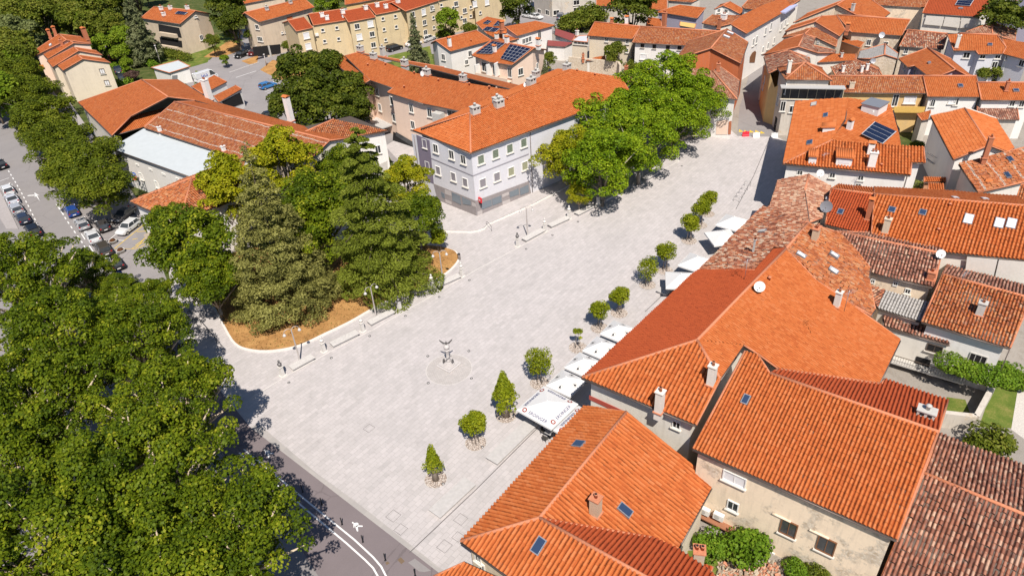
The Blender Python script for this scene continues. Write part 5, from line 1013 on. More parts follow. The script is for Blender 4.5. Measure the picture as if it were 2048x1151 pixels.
# big plane trees in the left foreground
G1_ = 'plane trees over the road'
for k, px, s, lab in ((0,(335,820),.9,'plane tree whose crown reaches farthest over the plaza edge'), (1,(140,690),1.05,'plane tree on the left edge of the plaza, second from the car row'), (2,(290,960),1.05,'plane tree with pale limbs showing, in the middle of the bottom left group'), (0,(60,830),1.0,'shaded plane tree touching the left frame below the middle'), (1,(445,1085),.92,'plane tree at the bottom, beside the new asphalt and the bollards'),
        (2,(120,1090),1.1,'plane tree in the bottom left corner'), (0,(50,560),1.0,'plane tree by the left frame, just below the parked silver cars'), (1,(265,690),.9,'plane tree next to the pavement with the long handrail'), (0,(-10,960),1.0,'plane tree on the left frame, deep in the shade'), (2,(320,1190),1.0,'plane tree cut by the bottom frame left of the centre')):
    plant('plane%d' % k, px, lab, 'tree', G1_, s, 'plane_tree')
for k, px, s, lab in ((1,(170,545),.55,'small yellow green tree beside the kerb of the parked cars'), (2,(235,590),.5,'small light green tree beside the blue parking signs'), (0,(300,610),.55,'small bright tree at the corner of the side street'), (1,(100,640),.7,'half grown plane tree between the taller planes')): plant('plane%d' % k, px, lab, 'tree', None, s, 'plane_tree')
# avenue
for i, (px, s) in enumerate((((196,374),1.15), ((168,322),1.25), ((120,288),1.25), ((92,236),1.25), ((62,190),1.2), ((30,150),1.2), ((140,352),1.0), ((5,110),1.2), ((85,265),.9))):
    plant('row%d' % (i % 2), px, ('avenue tree nearest the white parked hatchback', 'avenue tree second from the white hatchback', 'avenue tree opposite the painted turn arrow', 'avenue tree beside the gate of the stepped houses', 'avenue tree opposite the stepped row', 'avenue tree near the left frame, past the stepped row', 'low avenue tree overhanging the painted dashes', 'last avenue tree, touching the left frame', 'low avenue tree leaning over the traffic island')[i], 'tree', 'avenue trees', s, 'avenue_tree', sz=s*.86)
# plaza trees
for i, (k, px, s, lab) in enumerate((('limey0',(1140,312),1.15,'yellowish lime tree at the corner of the grey building'), ('lime0',(1207,325),1.25,'dark green lime with its trunk on the plaza edge, nearest the camera'), ('lime1',(1282,282),1.28,'lime tree in the middle of the plaza row'), ('lime0',(1347,238),1.18,'lime tree at the far end of the plaza row'), ('limey0',(1155,255),1.1,'yellow lime against the orange hip roof'),
        ('lime1',(1200,255),1.3,'lime tree behind the nearest one, against the long orange roof'), ('lime0',(1265,215),1.35,'lime tree behind the middle of the row'), ('lime1',(1335,168),1.42,'tallest lime of the plaza group'), ('lime0',(1393,210),1.08,'lime tree next to the corner shop'))): plant(k, px, lab, 'tree', 'lime trees on the plaza', s, 'lime_tree', sz=s*.9)
plant('limey0', (1158,422), 'slim young tree with pale trunk under the limes', 'tree', None, .45, 'young_tree', at='base')
# island
plant('cone', (580,612), 'broad olive brown conifer on the planted island', 'tree', None, 1.0, 'conifer', at='base'); plant('cedar', (770,572), 'layered green cedar with drooping boughs on the planted island', 'tree', None, 1.0, 'cedar', at='base')
for k, px, s, lab in (('isl0',(395,500),1.3,'broadleaf tree left of the olive conifer, beside the hall wall'), ('isl1',(470,385),1.25,'yellow green tree between the conifer and the tiled wing'), ('isl0',(420,565),.95,'lower tree at the left tip of the planted island'), ('isl1',(570,345),1.35,'yellow tree behind the conifer, against the long hall roof'), ('isl0',(640,420),1.35,'tree between the conifer and the cedar'), ('isl0',(690,345),1.0,'pale tree in front of the round hall window'), ('isl1',(815,375),.95,'yellow green tree between cedar and grey building'), ('isl0',(835,440),.9,'small tree with a long bough right of the cedar'), ('isl0',(345,460),.9,'tree brushing the corner of the tiled wing'), ('isl0',(600,470),1.2,'tree hidden behind the two conifers')): plant(k, px, lab, 'tree', None, s, 'broadleaf_tree')
plant('ball0', (880,505), 'small sapling at the pointed end of the island', 'tree', None, 1.0, 'sapling', at='base'); plant('bushf', (835,500), 'beige flowering shrub under the cedar', 'shrub', None, 1.2, 'shrub', at='base')
# back trees
for i, (px, s) in enumerate((((600,150),1.05), ((655,150),1.0), ((690,195),1.0), ((625,205),1.1), ((575,215),.8), ((710,225),.75), ((660,225),.9))): plant('dark%d' % (i % 2), px, 'dense dark tree in the car park clump between hall and peach building', 'tree', 'dark trees of the car park', s, 'dark_tree')
for k, px, s, lab, nm in (('spruce',(275,55),1.35,'tall grey green spruce beside the beige apartment house','spruce'), ('spruce',(832,100),1.0,'pointed spruce on the lawn below the yellow block','spruce'), ('woodl',(895,45),.8,'bright green tree in front of the yellow block','tree'), ('dark0',(1265,25),1.15,'tall dark chestnut behind the cream house','tree'), ('dark1',(1035,10),1.0,'dark tree at the end of the yellow block','tree'), ('wood0',(1095,122),.45,'round garden tree below the flat annexe','tree'), ('wood1',(1230,110),.6,'dense shrubby tree by the stone garden wall','tree'), ('fir',(1065,150),.62,'small fir beside the solar house','fir'), ('fir',(1090,150),.55,'second small fir beside the solar house, nearer the vent','fir'),
        ('dark0',(2005,45),1.0,'big dark tree below the slate roof','tree'), ('dark1',(1965,25),.7,'smaller dark tree left of the big one','tree'), ('wood2',(1685,95),.4,'garden bush between the old roofs','bush'), ('wood0',(1975,150),.55,'round clipped tree behind the straight row','tree'), ('wood2',(1900,50),.45,'light bush in front of the canvas blinds','bush'), ('wood1',(425,88),.5,'round tree on the lawn by the beige apartment house','tree'), ('wood2',(450,120),.3,'low bush by the parking of the stilt house','bush'), ('wood0',(575,95),.35,'bush at the end of the yellow block','bush'), ('dark0',(455,20),1.1,'dark tree between the two apartment houses','tree'), ('dark1',(470,55),.9,'dark tree beside the house on stilts','tree'), ('wood2',(655,10),.9,'leafy tree behind the yellow block','tree'), ('wood0',(700,0),.8,'tree behind the yellow block chimneys','tree')):
    plant({'woodl': 'wood2'}.get(k, k), px, lab, nm.split('_')[0], None, s, nm)
cnt = 0
for gy in range(-2, 9):
    for gx in range(-2, 14):
        x = gx*25 + random.uniform(-9, 9) + (gy % 2)*12; y = gy*24 + random.uniform(-8, 8) - 6
        if 50 < x < 262 and 62 < y < 225: continue
        if x > 235 and y > 12: continue
        if x > 300 or (x > 20 and y > 150): continue
        if 210 < x < 300 and y > 100: continue
        cnt += 1; k = random.choice((0,0,1,1,2,3)) if y > 20 else random.choice((0,1)); plant('wood%d' % k, (x, y), 'leafy tree in the wood behind the stepped row houses', 'tree', 'trees of the wood', random.uniform(.75, 1.15), 'woodland_tree')
for px, s in (((245,80),.8), ((225,60),.9), ((205,95),.75), ((240,110),.55), ((185,55),1.0), ((150,40),1.0), ((255,130),.4)): plant('wood%d' % (2 if s < .85 else 0), px, 'leafy tree in the wood behind the stepped row houses', 'tree', 'trees of the wood', s, 'woodland_tree')
# bushes
for k, px, s, lab in (('bush', T1('E',200,880), 1.15, 'bright fig bush under the air conditioners'), ('bush', T1('E',480,920), 1.5, 'large bright bush in the ruined yard'), ('bush', T1('E',890,1090), .8, 'small bush by the drain pipe of the crumbling wall'), ('bushd', T1('E',1080,1110), .8, 'darker bush at the foot of the crumbling wall'), ('bushd', T1('p',1780,150), 1.6, 'big round bush on the grass right of the yard wall'), ('bush', T1('l',1930,760), 1.1, 'yellow green bush beside the white farmhouse'), ('bush', T1('l',1975,820), 1.0, 'bush on the grass strip at the right edge'), ('bushf', T1('s',370,960), 1.3, 'white flowering oleander beside the dormer house'), ('bushd', T1('s',330,580), .9, 'bush in the dark courtyard'), ('bushd', T1('r',1300,365), 1.0, 'leafy climber below the old mottled roof'),
        ('bushf', T1('x',650,760), 1.5, 'white blossoming shrub by the blue shaded house'), ('bushd', T1('x',500,800), 1.4, 'dark shrub over the stone garden wall'), ('bushd', T1('x',620,800), 1.3, 'shrub left of the white blossom'), ('bushc', T1('a',1010,580), 1.3, 'coppery shrub by the sunken drive'), ('bushc', (655,95), 1.2, 'purple leaved shrub at the foot of the yellow block'), ('bush', T1('y',440,1030), 1.5, 'bright bush beside the stepped row'), ('bushd', T1('t',560,110), 1.6, 'shrubbery along the yellow block'), ('bushd', T1('t',250,195), 1.8, 'grey shrubbery behind the white two storey house'), ('bushd', T1('c',700,180), 2.6, 'bramble thicket in the vacant plot'), ('bushd', T1('c',850,110), 3.0, 'tall thicket behind the vacant plot'), ('bushd', T1('c',780,150), 2.8, 'green thicket beside the parked grey cars'), ('bushd', T1('c',950,100), 2.6, 'thicket under the dark chestnut')): plant(k, px, lab, 'bush', None, s, 'bush')
def hedge(label, px, w, hgt, mat, n=None, z0=0.0, name='hedge', cat='hedge', leaf=.22):
    rng = np.random.default_rng(int(px[0][0])); pts = [P(*q) for q in px]; cl = []
    for a_, c_ in zip(pts, pts[1:]):
        k = max(2, int((c_ - a_).length / (w*.5)))
        for i in range(k + 1): q = a_.lerp(c_, i/k); cl.append((q.x + rng.normal(0,.1), q.y + rng.normal(0,.1), z0 + hgt*.55, w*.6*rng.uniform(.85,1.15), hgt*.5*rng.uniform(.9,1.15)))
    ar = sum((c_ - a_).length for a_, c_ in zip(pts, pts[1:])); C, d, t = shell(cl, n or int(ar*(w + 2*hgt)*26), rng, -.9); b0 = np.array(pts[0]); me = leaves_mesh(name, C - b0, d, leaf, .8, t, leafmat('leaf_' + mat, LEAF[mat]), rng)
    o = bpy.data.objects.new(name, me); COL.objects.link(o); o.location = pts[0]; return tag(o, label, cat)
hedge('clipped hedge in front of the cream gable wall', T('a',590,735,820,705,1000,650), 2.2, 1.8, 'bush', leaf=.35); hedge('hedge along the drive with the red car', T('a',990,390,1120,480,1230,560), 2.0, 1.8, 'bush', leaf=.35); hedge('hedge below the beige apartment house', T('a',1280,430,1440,470), 3.0, 2.0, 'wood', leaf=.35); hedge('low hedge between the dark vans and the drive', T('a',840,500,940,540,1000,600), 1.5, 1.2, 'bush', leaf=.35)
hedge('vine covered pergola on the white farmhouse balcony', T('l',1430,890,1600,950,1790,1000), 2.4, 1.7, 'bush', n=5200, z0=2.7, name='pergola_vine', cat='vine')

# needles, dry grass and litter on the planted bed
rng = np.random.default_rng(9); xs = [q.x for q in isl_in]; ys = [q.y for q in isl_in]; pts = []
while len(pts) < 5200:
    x_, y_ = rng.uniform(min(xs), max(xs)), rng.uniform(min(ys), max(ys))
    if plan_in(isl_in, x_, y_): pts.append((x_, y_, .19))
C = np.array(pts); me = leaves_mesh('dry_litter', C, np.tile(np.array([0,0,1.0]), (len(C),1)), .26, .3, rng.uniform(0, 1, len(C)), leafmat('leaf_litter', [(0,(.10,.055,.02)),(.4,(.30,.17,.06)),(.7,(.48,.30,.13)),(.9,(.14,.15,.03)),(1,(.10,.13,.02))]), rng, .3); o = bpy.data.objects.new('dry_litter', me); COL.objects.link(o); o['kind'] = 'stuff'
# ================================================================ vehicles
TYRE = plain('tyre_rubber', (.02,.02,.02), .9); RIM = metal('wheel_rim', (.45,.45,.46)); LAMPW = plain('headlight_lens', (.75,.75,.75), .1, 0, .8); LAMPR = plain('tail_lens', (.35,.01,.01), .15, 0, .7)
def paint(c): return plain('car_paint_%02d%02d%02d' % tuple(int(q*99) for q in c), c, .22, .25, .6, .03)
def car_meshes(kind):
    key = 'car_' + kind
    if key in PROTO: return PROTO[key]
    L, Wd, H, hood, rear, r0, r1, belt = dict(hatch=(4.1,1.76,1.5,1.25,.12,.35,.25,.92), sedan=(4.55,1.8,1.45,1.35,.75,.5,.55,.92), suv=(4.5,1.85,1.68,1.2,.12,.4,.2,1.02), van=(5.6,2.0,2.45,.55,.02,.55,.06,1.25))[kind]
    a, w = L/2, Wd/2; b = MB(); zl = .24
    st = [(-a,.55,.80,.86), (-a+.12,.32,belt-.08,.97), (-a+.5,zl,belt,1), (a-hood,zl,belt,1), (a-hood*.45,zl,belt-.06,1), (a-.18,.28,belt-.2,.95), (a,.42,belt-.34,.82)]
    vs = []; n = 8
    for x, z0, z1, k in st: m = (z0 + z1)/2; vs += [(x,-w*k*.86,z0), (x,w*k*.86,z0), (x,w*k,z0+.15), (x,w*k,m+.1), (x,w*k*.93,z1), (x,-w*k*.93,z1), (x,-w*k,m+.1), (x,-w*k,z0+.15)]
    fs = [(i*n+j, i*n+(j+1)%n, (i+1)*n+(j+1)%n, (i+1)*n+j) for i in range(len(st)-1) for j in range(n)] + [tuple(range(n))[::-1], tuple(range((len(st)-1)*n, len(st)*n))]
    b.add(vs, fs, 0, smooth=False)
    xb0, xb1, xt0, xt1 = -a + rear, a - hood, -a + rear + r1, a - hood - r0 - .25; wb, wt = w*.92, w*.76
    rf = [(xt0-.03,-wt-.01,H-.07), (xt1+.05,-wt-.01,H-.07), (xt1+.05,wt+.01,H-.07), (xt0-.03,wt+.01,H-.07)]; rt = [(xt0+.1,-wt+.1,H), (xt1-.15,-wt+.1,H), (xt1-.15,wt-.1,H), (xt0+.1,wt-.1,H)]
    b.add(rf + rt, [(3,2,1,0),(4,5,6,7),(0,1,5,4),(1,2,6,5),(2,3,7,6),(3,0,4,7)], 0)
    for sy in (-1, 1):
        b.tube([(xb1,sy*wb,belt-.02), (xt1,sy*wt,H-.06)], .045, 5); b.tube([(xb0,sy*wb,belt-.02), (xt0,sy*wt,H-.06)], .06, 5); xm = (xb0+xb1)/2 - .1; b.tube([(xm,sy*(wb+.005),belt-.02), (xm-.05,sy*(wt+.005),H-.06)], .04, 5); b.box((xb1-.15,sy*(w+.09),belt+.04), (.12,.2,.14))
    if kind == 'van': 
        for sy in (-1, 1): b.box(((xb0+xb1)/2-.75, sy*(wb+wt)/2, (belt+H)/2-.05), (3.5,.28,H-belt-.12))
        b.box((xb0+.05,0,(belt+H)/2-.05), (.14,1.6,H-belt-.12))
    g = MB(); gv = [(xb0,-wb,belt-.03),(xb1,-wb,belt-.03),(xb1,wb,belt-.03),(xb0,wb,belt-.03),(xt0,-wt,H-.06),(xt1,-wt,H-.06),(xt1,wt,H-.06),(xt0,wt,H-.06)]; g.add(gv, [(3,2,1,0),(4,5,6,7),(0,1,5,4),(1,2,6,5),(2,3,7,6),(3,0,4,7)])
    ty = MB(); ty.tube([(0,-.11,0),(0,.11,0)], .33, 16); ri = MB(); ri.tube([(0,-.125,0),(0,.125,0)], .2, 10)
    hl = MB(); hl.box((a-.12,0,.66), (.2,.4,.16)); tl_ = MB(); tl_.box((-a+.1,0,.82), (.16,.22,.28)); pl = MB(); pl.box((-a-.005,0,.62),(.03,.5,.13))
    out = {}
    for nm, mb, m in (('body', b, paint((.5,.5,.5))), ('window', g, glass()), ('tyre', ty, TYRE), ('rim', ri, RIM), ('headlight', hl, LAMPW), ('tail_light', tl_, LAMPR), ('number_plate', pl, WPAINT)): o = mb.build(nm, m, loc=(0,0,0)); out[nm] = o.data; bpy.data.objects.remove(o)
    out['dim'] = (a, w); PROTO[key] = out; return out
def car(kind, c, head, col, label, cat='car', group=None, name='parked_car'):
    """c = ground pixel of the middle, head = ground pixel towards the front"""
    M = car_meshes(kind); a, w = M['dim']; p = P(*c); q = P(*head); r = empty(name, (p.x, p.y, .02), label, cat, group, math.atan2(q.y - p.y, q.x - p.x))
    def put(nm, d, loc=(0,0,0), par=r, mat=None):
        o = bpy.data.objects.new(nm, d); COL.objects.link(o); o.parent = par; o.location = loc
        if mat: o.material_slots[0].link = 'OBJECT'; o.material_slots[0].material = mat
        return o
    put('body', M['body'], mat=paint(col)); put('window', M['window']); put('number_plate', M['number_plate'])
    for sx in (-.62, .62):
        for sy in (-1, 1): t = put('wheel', M['tyre'], (sx*a, sy*(w-.1), .33)); put('rim', M['rim'], par=t)
    for sy in (-1, 1): put('headlight', M['headlight'], (0, sy*w*.66, 0)); put('tail_light', M['tail_light'], (0, sy*w*.74, 0))
    return r
def cq(kind, tile_, c, h_, col, lab, **k): return car(kind, T1(tile_, *c), T1(tile_, *h_), col, lab, **k)
WHC, SIL, BLK, DGR, BLU, RED_ = (.72,.72,.72), (.42,.43,.46), (.012,.012,.014), (.06,.055,.055), (.02,.07,.30), (.45,.015,.01)
PG = 'cars parked along the avenue'
cq('hatch','q',(88,215),(45,150),WHC,'white car with dark glass roof, farthest in the left kerb row', group=PG); cq('sedan','q',(128,305),(85,240),(.55,.56,.60),'pale silver car, second in the left kerb row', group=PG); cq('hatch','q',(170,395),(125,330),SIL,'silver hatchback with red tail lights, third in the left kerb row', group=PG); cq('hatch','q',(235,490),(190,420),(.03,.04,.07),'dark blue car, fourth in the left kerb row', group=PG); cq('suv','q',(335,610),(290,540),BLK,'black car half hidden by leaves, last in the left kerb row', group=PG)
cq('hatch','q',(705,420),(665,350),BLU,'blue car under the avenue trees', group=PG); cq('hatch','q',(800,545),(755,475),(.45,.45,.47),'silver hatchback just clear of the avenue trees', group=PG); cq('sedan','q',(905,665),(860,590),(.66,.66,.67),'silver white saloon in the right kerb row', group=PG); cq('suv','q',(1005,785),(955,715),(.07,.06,.05),'brown estate car behind the silver saloon', group=PG); cq('suv','q',(1115,920),(1060,845),BLK,'black car by the blue parking sign', group=PG)
cq('hatch','q',(1240,580),(1180,625),WHC,'white hatchback parked at an angle by the hall wall'); cq('sedan','q',(1200,455),(1140,500),(.16,.15,.15),'grey car in the shade beside the white hatchback'); cq('sedan','e',(8,312),(-40,270),BLK,'black car driving off at the left frame'); cq('hatch','q',(1000,560),(960,500),DGR,'dark car hidden under the avenue trees')
cq('hatch','a',(1025,508),(960,480),RED_,'red car on the sunken drive'); cq('hatch','a',(850,468),(800,450),RED_,'small red car at the end of the drive'); cq('van','y',(1600,1000),(1560,900),(.03,.035,.06),'dark blue van beside the cream gable, farther of two', 'van') if False else None
cq('suv','y',(1610,985),(1580,900),(.03,.035,.07),'dark blue car beside the cream gable, farther of two'); cq('suv','y',(1665,1090),(1640,1000),(.03,.035,.06),'dark blue car beside the cream gable, nearer of two')
cq('hatch','b',(290,405),(260,425),RED_,'bright red car under the house on stilts'); cq('sedan','b',(225,405),(195,420),(.12,.02,.02),'dark red car under the house on stilts'); cq('hatch','b',(125,425),(90,440),BLK,'black car beside the house on stilts')
van = cq('van','u',(300,215),(440,170),WHC,'white delivery van with blue lettering by the kiosk', cat='van', name='delivery_van'); cq('hatch','u',(1130,310),(1190,290),(.04,.20,.48),'bright blue hatchback in the car park'); cq('sedan','u',(1160,715),(1230,700),BLK,'black car half hidden by the dark trees')
cq('suv','b',(1265,375),(1330,355),BLK,'black estate car below the yellow block'); cq('sedan','b',(1405,340),(1460,325),WHC,'white car behind the pointed spruce'); cq('suv','b',(1515,305),(1570,285),WHC,'white car right of the pointed spruce')
cq('hatch','c',(400,132),(440,140),WHC,'white car by the dark tree in the far car park'); cq('sedan','c',(455,140),(500,150),WHC,'white saloon second in the far car park'); cq('suv','c',(635,140),(640,120),(.14,.15,.19),'grey car by the blank industrial block'); cq('suv','c',(692,145),(700,125),(.30,.33,.42),'blue grey car right of the grey one')
def textobj(s, size, mat, name, parent, mtx, th=.004):
    c = bpy.data.curves.new(name, 'FONT'); c.body = s; c.size = size; c.extrude = th; c.align_x = 'CENTER'; c.align_y = 'CENTER'; o = bpy.data.objects.new('t', c); COL.objects.link(o); dg = bpy.context.evaluated_depsgraph_get(); me = bpy.data.meshes.new_from_object(o.evaluated_get(dg)); bpy.data.objects.remove(o)
    me.materials.clear(); me.materials.append(mat); m = bpy.data.objects.new(name, me); COL.objects.link(m)
    if parent is not None: m.parent = parent; m.matrix_parent_inverse = Matrix.Identity(4)
    m.matrix_basis = mtx; return m
NAVY = plain('navy_print', (.02,.03,.14), .6); BLUEP = plain('blue_print', (.02,.06,.35), .6)
textobj('GLS', 1.0, BLUEP, 'lettering', van, Matrix.Translation((-.75,-1.0,1.75)) @ Matrix.Rotation(R(90-8), 4, 'X'), .02)
# ================================================================ plaza furniture
U3 = Vector((math.cos(PANG), math.sin(PANG), 0)); V3 = Vector((-U3.y, U3.x, 0)); Z3 = Vector((0,0,1))
LAMPM = plain('lamp_grey', (.42,.38,.36), .5, .3); LAMPG = plain('lamp_globe', (.50,.48,.47), .4)
for px, az, lab in (((600.2,721.6), .55, 'twin arm lamp nearest the road, by the first stone bust'), ((753.1,635.6), .8, 'twin arm lamp in front of the cedar'), ((886.4,564), .15, 'twin arm lamp at the tip of the island'), ((1055.2,473), .15, 'twin arm lamp by the grey corner building')):
    p = P(*px); r = empty('street_lamp', p, lab, 'street lamp', 'twin arm lamps along the plaza'); MB().lathe(p, [(.16,0),(.16,.25),(.10,.3),(.085,2.5),(.065,4.6),(.03,4.75)], 10).build('pole', LAMPM, r)
    for sg in (1, -1):
        o = Vector((math.cos(az), math.sin(az), 0))*sg; q = [p + Vector((0,0,4.5))] + [p + o*(.45 - .45*math.cos(t)) + Vector((0,0,4.6 + .42*math.sin(t))) for t in (.6, 1.2, 1.9, 2.6, 3.1)]; a_ = MB().tube(q, .035, 6).build('lamp_arm', LAMPM, r); MB().lathe(q[-1] - Vector((0,0,.4)), [(.16,0),(.22,.04),(.18,.17),(.08,.28),(.03,.36)], 14).build('lamp_head', LAMPG, a_)
STONEL = plain('bust_stone', (.58,.55,.52), .85, var=.12); STONED = plain('bronze_and_shade', (.16,.15,.15), .5, .5)
busts = [(565.9,751), (648.4,703), (726,662.5), (800,620.8), (865,577), (924,553), (1035.6,492.8), (1089.4,463.5), (1138,438), (1196,409), (1277,366), (1354,322)]
blab = ('nearest the road', 'second from the road', 'right of the second lamp shadow', 'in the cedar shadow', 'in the leaf shade by the third lamp', 'by the litter bin at the tip of the island', 'left of the fourth lamp', 'right of the fourth lamp', 'at the edge of the lime shade', 'under the nearest lime', 'under the middle lime', 'beside the farthest lime')
for i, (px, lb) in enumerate(zip(busts, blab)):
    p = P(*px); r = empty('stone_bust', p, 'stone bust on a pedestal, ' + lb, 'statue', 'busts along the plaza'); ax = (U3, V3, Z3); b = MB(); b.box(p + Z3*.06, (.75,.75,.12), ax); b.box(p + Z3*.72, (.44,.44,1.25), ax, taper=.86); b.box(p + Z3*1.39, (.5,.5,.09), ax); b.build('pedestal', STONEL, r)
    b = MB(); c = p + Z3*1.43; b.lathe(c, [(.12,0),(.16,.12),(.25,.26),(.27,.38),(.2,.47),(.085,.52),(.08,.6)], 12); b.lathe(c + Z3*.57, [(.05,0),(.10,.05),(.125,.14),(.13,.22),(.10,.31),(.04,.35)], 12); b.box(c + Z3*.72 - V3*.13, (.05,.06,.07), ax); b.build('bust', STONEL if i % 3 else STONED, r)
BEN = plain('bench_stone', (.44,.42,.41), .85, var=.2); BENL = plain('bench_stone_light', (.50,.475,.455), .85, var=.3, scale=5)
def bench(a_, c_, w_, hgt, label, m, grp, slat=False):
    A_, C_ = P(*a_), P(*c_); d = (C_ - A_).normalized(); n = Vector((-d.y, d.x, 0)); c = (A_ + C_)/2; r = empty('stone_bench', c, label, 'bench', grp); L = (C_ - A_).length; MB().box(c + Z3*(hgt - .06), (L, w_, .12), (d, n, Z3)).build('seat', m, r); b = MB(); b.box(c + Z3*((hgt - .12)/2), (L - .3, w_*.66, hgt - .12), (d, n, Z3)); b.build('base', BEN, r)
for a_, c_, lb in (((583,741),(627,717),'between the first and second bust'), ((664,694),(716,668.5),'between the second and third bust'), ((739,651),(787,626),'in front of the second lamp'), ((874,575),(919,555),'by the third lamp'), ((1048,484),(1087,463),'by the fourth lamp'), ((1099,456),(1136,439),'before the lime shade'), ((1153,432),(1184,416),'at the edge of the lime shade'), ((1206,404),(1236,388),'under the nearest lime'), ((1290,362),(1315,346),'under the middle lime')): bench(a_, c_, 1.0, .5, 'rough pale stone block bench ' + lb, BENL, 'stone benches between the busts')
bench((869.5,1032),(941,966), 1.5, .42, 'long flat grey slab bench nearest the bottom frame', BEN, 'slab benches on the right'); bench((983.5,926),(1063,849), 1.5, .42, 'long flat grey slab bench leading to the lettered parasol', BEN, 'slab benches on the right'); bench((1322,590),(1345,570), 1.5, .42, 'short slab bench by the eave of the largest house', BEN, 'slab benches on the right')
# monument
p = P(898,730); r = empty('monument', p, 'winged monument on a stepped octagonal plinth in a round mosaic', 'monument'); MST = plain('monument_stone', (.47,.44,.43), .85, var=.15); b = MB(); b.box(p + Z3*.08, (2.1,2.1,.16), (U3, V3, Z3)); b.box(p + Z3*.23, (1.7,1.7,.14), (U3, V3, Z3)); b.lathe(p, [(.72,.30),(.72,.42),(.6,.42),(.6,.54),(.48,.54),(.48,.66)], 24, smooth=False); b.build('plinth', MST, r)
b = MB(); b.lathe(p, [(.3,.62),(.26,.8),(.2,1.5),(.25,2.2),(.32,2.3),(.32,2.42)], 12); b.build('column', MST, r); b = MB(); b.lathe(p + Z3*2.42, [(.10,0),(.28,.15),(.36,.36),(.28,.55),(.1,.68)], 14); b.build('globe', MST, r); b = MB(); b.lathe(p + Z3*3.08, [(.07,0),(.12,.12),(.12,.32),(.05,.42),(.03,.52)], 10)
for sg in (-1, 1):
    o = Vector((1,0,0))*sg; w0 = p + Z3*3.3; vs = [w0 + Vector((0,.05,-.12)), w0 + o*.3 + Z3*.1, w0 + o*.75 + Z3*.52, w0 + o*.7 + Z3*.32, w0 + o*.35 - Z3*.12]; k = 5; b.add(vs + [q + Vector((0,.08,0)) for q in vs], [tuple(range(k)), tuple(range(k, 2*k))[::-1]] + [(i, k+i, k+(i+1)%k, (i+1)%k) for i in range(k)])
b.build('eagle', STONED, r); b = MB()  # same stone as the column; shadow put into eagle and trophy colour
for sx, sy in ((-1,.2),(1,-.25)): b.box(p + Vector((sx*.5, sy*.3 - .2, .9)), (.3,.2,.4), (U3, V3, Z3), taper=.6)
b.tube([p + Vector((-.6,-.4,.8)), p + Vector((.5,-.3,1.7))], .03, 6); b.build('trophy', STONED, r)
pc = P(898,738); b = MB(); k = 48; ring = [pc + Vector((math.cos(2*math.pi*i/k), math.sin(2*math.pi*i/k), 0))*2.65 + Z3*.022 for i in range(k)]; b.poly(ring); o = b.build('mosaic_disc', paving('mosaic', (.50,.46,.44), (.45,.41,.39), .3, .25, .2), loc=(0,0,0)); o['kind'] = 'structure'; strip('mosaic_rim', [Vector((q.x, q.y, .025)) for q in ring], .10, .025, plain('rim_stone', (.50,.47,.45), .9), closed=True)
LG = plain('ground_light', (.03,.03,.035), .3, .4)
for q in T('j',475,835,790,652,1075,490,1340,340,1590,200,1815,75) + T('g',380,920,575,818,765,718,1405,375,1535,305) + T('H',228,550,955,460,1000,943,235,1025) + T('n',1620,468,1912,195): p = P(*q); r = empty('ground_light', p, 'small round black spotlight set in the paving', 'ground light', 'ground spotlights'); MB().lathe(p, [(.16,0),(.16,.06),(.11,.06),(.10,.04)], 14).build('housing', LG, r); MB().lathe(p, [(.095,.03),(.095,.05)], 12).build('lens', LAMPG, r)
# tree pits
PEB = N('pebble_bed'); vo = PEB.n('ShaderNodeTexVoronoi', {'Vector': PEB.pos(), 'Scale': 8.0}); cc = PEB.ramp(PEB.n('ShaderNodeSeparateColor', {0: vo.outputs['Color']}).outputs[0], [(0,(.46,.36,.29)),(.4,(.60,.52,.46)),(.8,(.66,.60,.55)),(1,(.40,.35,.32))]); cc = PEB.mix(PEB.n('ShaderNodeMapRange', {0: vo.outputs['Distance'], 1: .35, 2: .6}).outputs[0], cc, (.26,.21,.18)); PEB.bsdf(cc, .9, 0, .15, PEB.bump(PEB.math('SUBTRACT', 1.0, vo.outputs['Distance']), .9, .06)); PEB = PEB.mat
pits = ((871.5,958,'slim',1.05,'pointed young tree nearest the road'), (951.5,885.4,'ball0',1.08,'round clipped young tree, second from the road'), (1012,831,'tuft',1.3,'bushy bright young tree beside the lettered parasol'), (1079,766,'loose',1.1,'loose open crowned young tree on tall thin stems'), (1156,695,'tiny',1.0,'sparse stunted sapling among the emblem parasols'), (1199,656,'ball1',1.0,'round clipped tree with a stray shoot, nearer of a pair by the largest house'), (1238,626,'ball0',1.0,'round clipped tree, farther of the pair by the largest house'), (1294.7,569.6,'loose',.98,'loose ragged young tree, nearer of the middle pair'), (1329.7,541,'ball1',1.1,'round clipped tree, farther of the middle pair'), (1378,481.6,'ball0',1.12,'clipped ball tree, nearest of the far three'), (1399.8,450.6,'ball1',1.08,'clipped ball tree, middle of the far three'), (1414.6,427.7,'ball0',1.0,'clipped ball tree, farthest of the far three'))
for x_, y_, k, s, lb in pits:
    p = P(x_, y_); plant(k, Vector((p.x, p.y, 0)), lb, 'tree', 'young trees in pebble rings', s, 'young_tree')
    b = MB(); n = 32; b.poly([p + Vector((math.cos(2*math.pi*i/n), math.sin(2*math.pi*i/n), 0))*1.12 + Z3*.045 for i in range(n)]); o = b.build('tree_pit', PEB, loc=(0,0,0)); o['kind'] = 'structure'; strip('pit_rim', [p + Vector((math.cos(2*math.pi*i/n), math.sin(2*math.pi*i/n), 0))*1.13 + Z3*.05 for i in range(n)], .08, .05, BEN, closed=True)
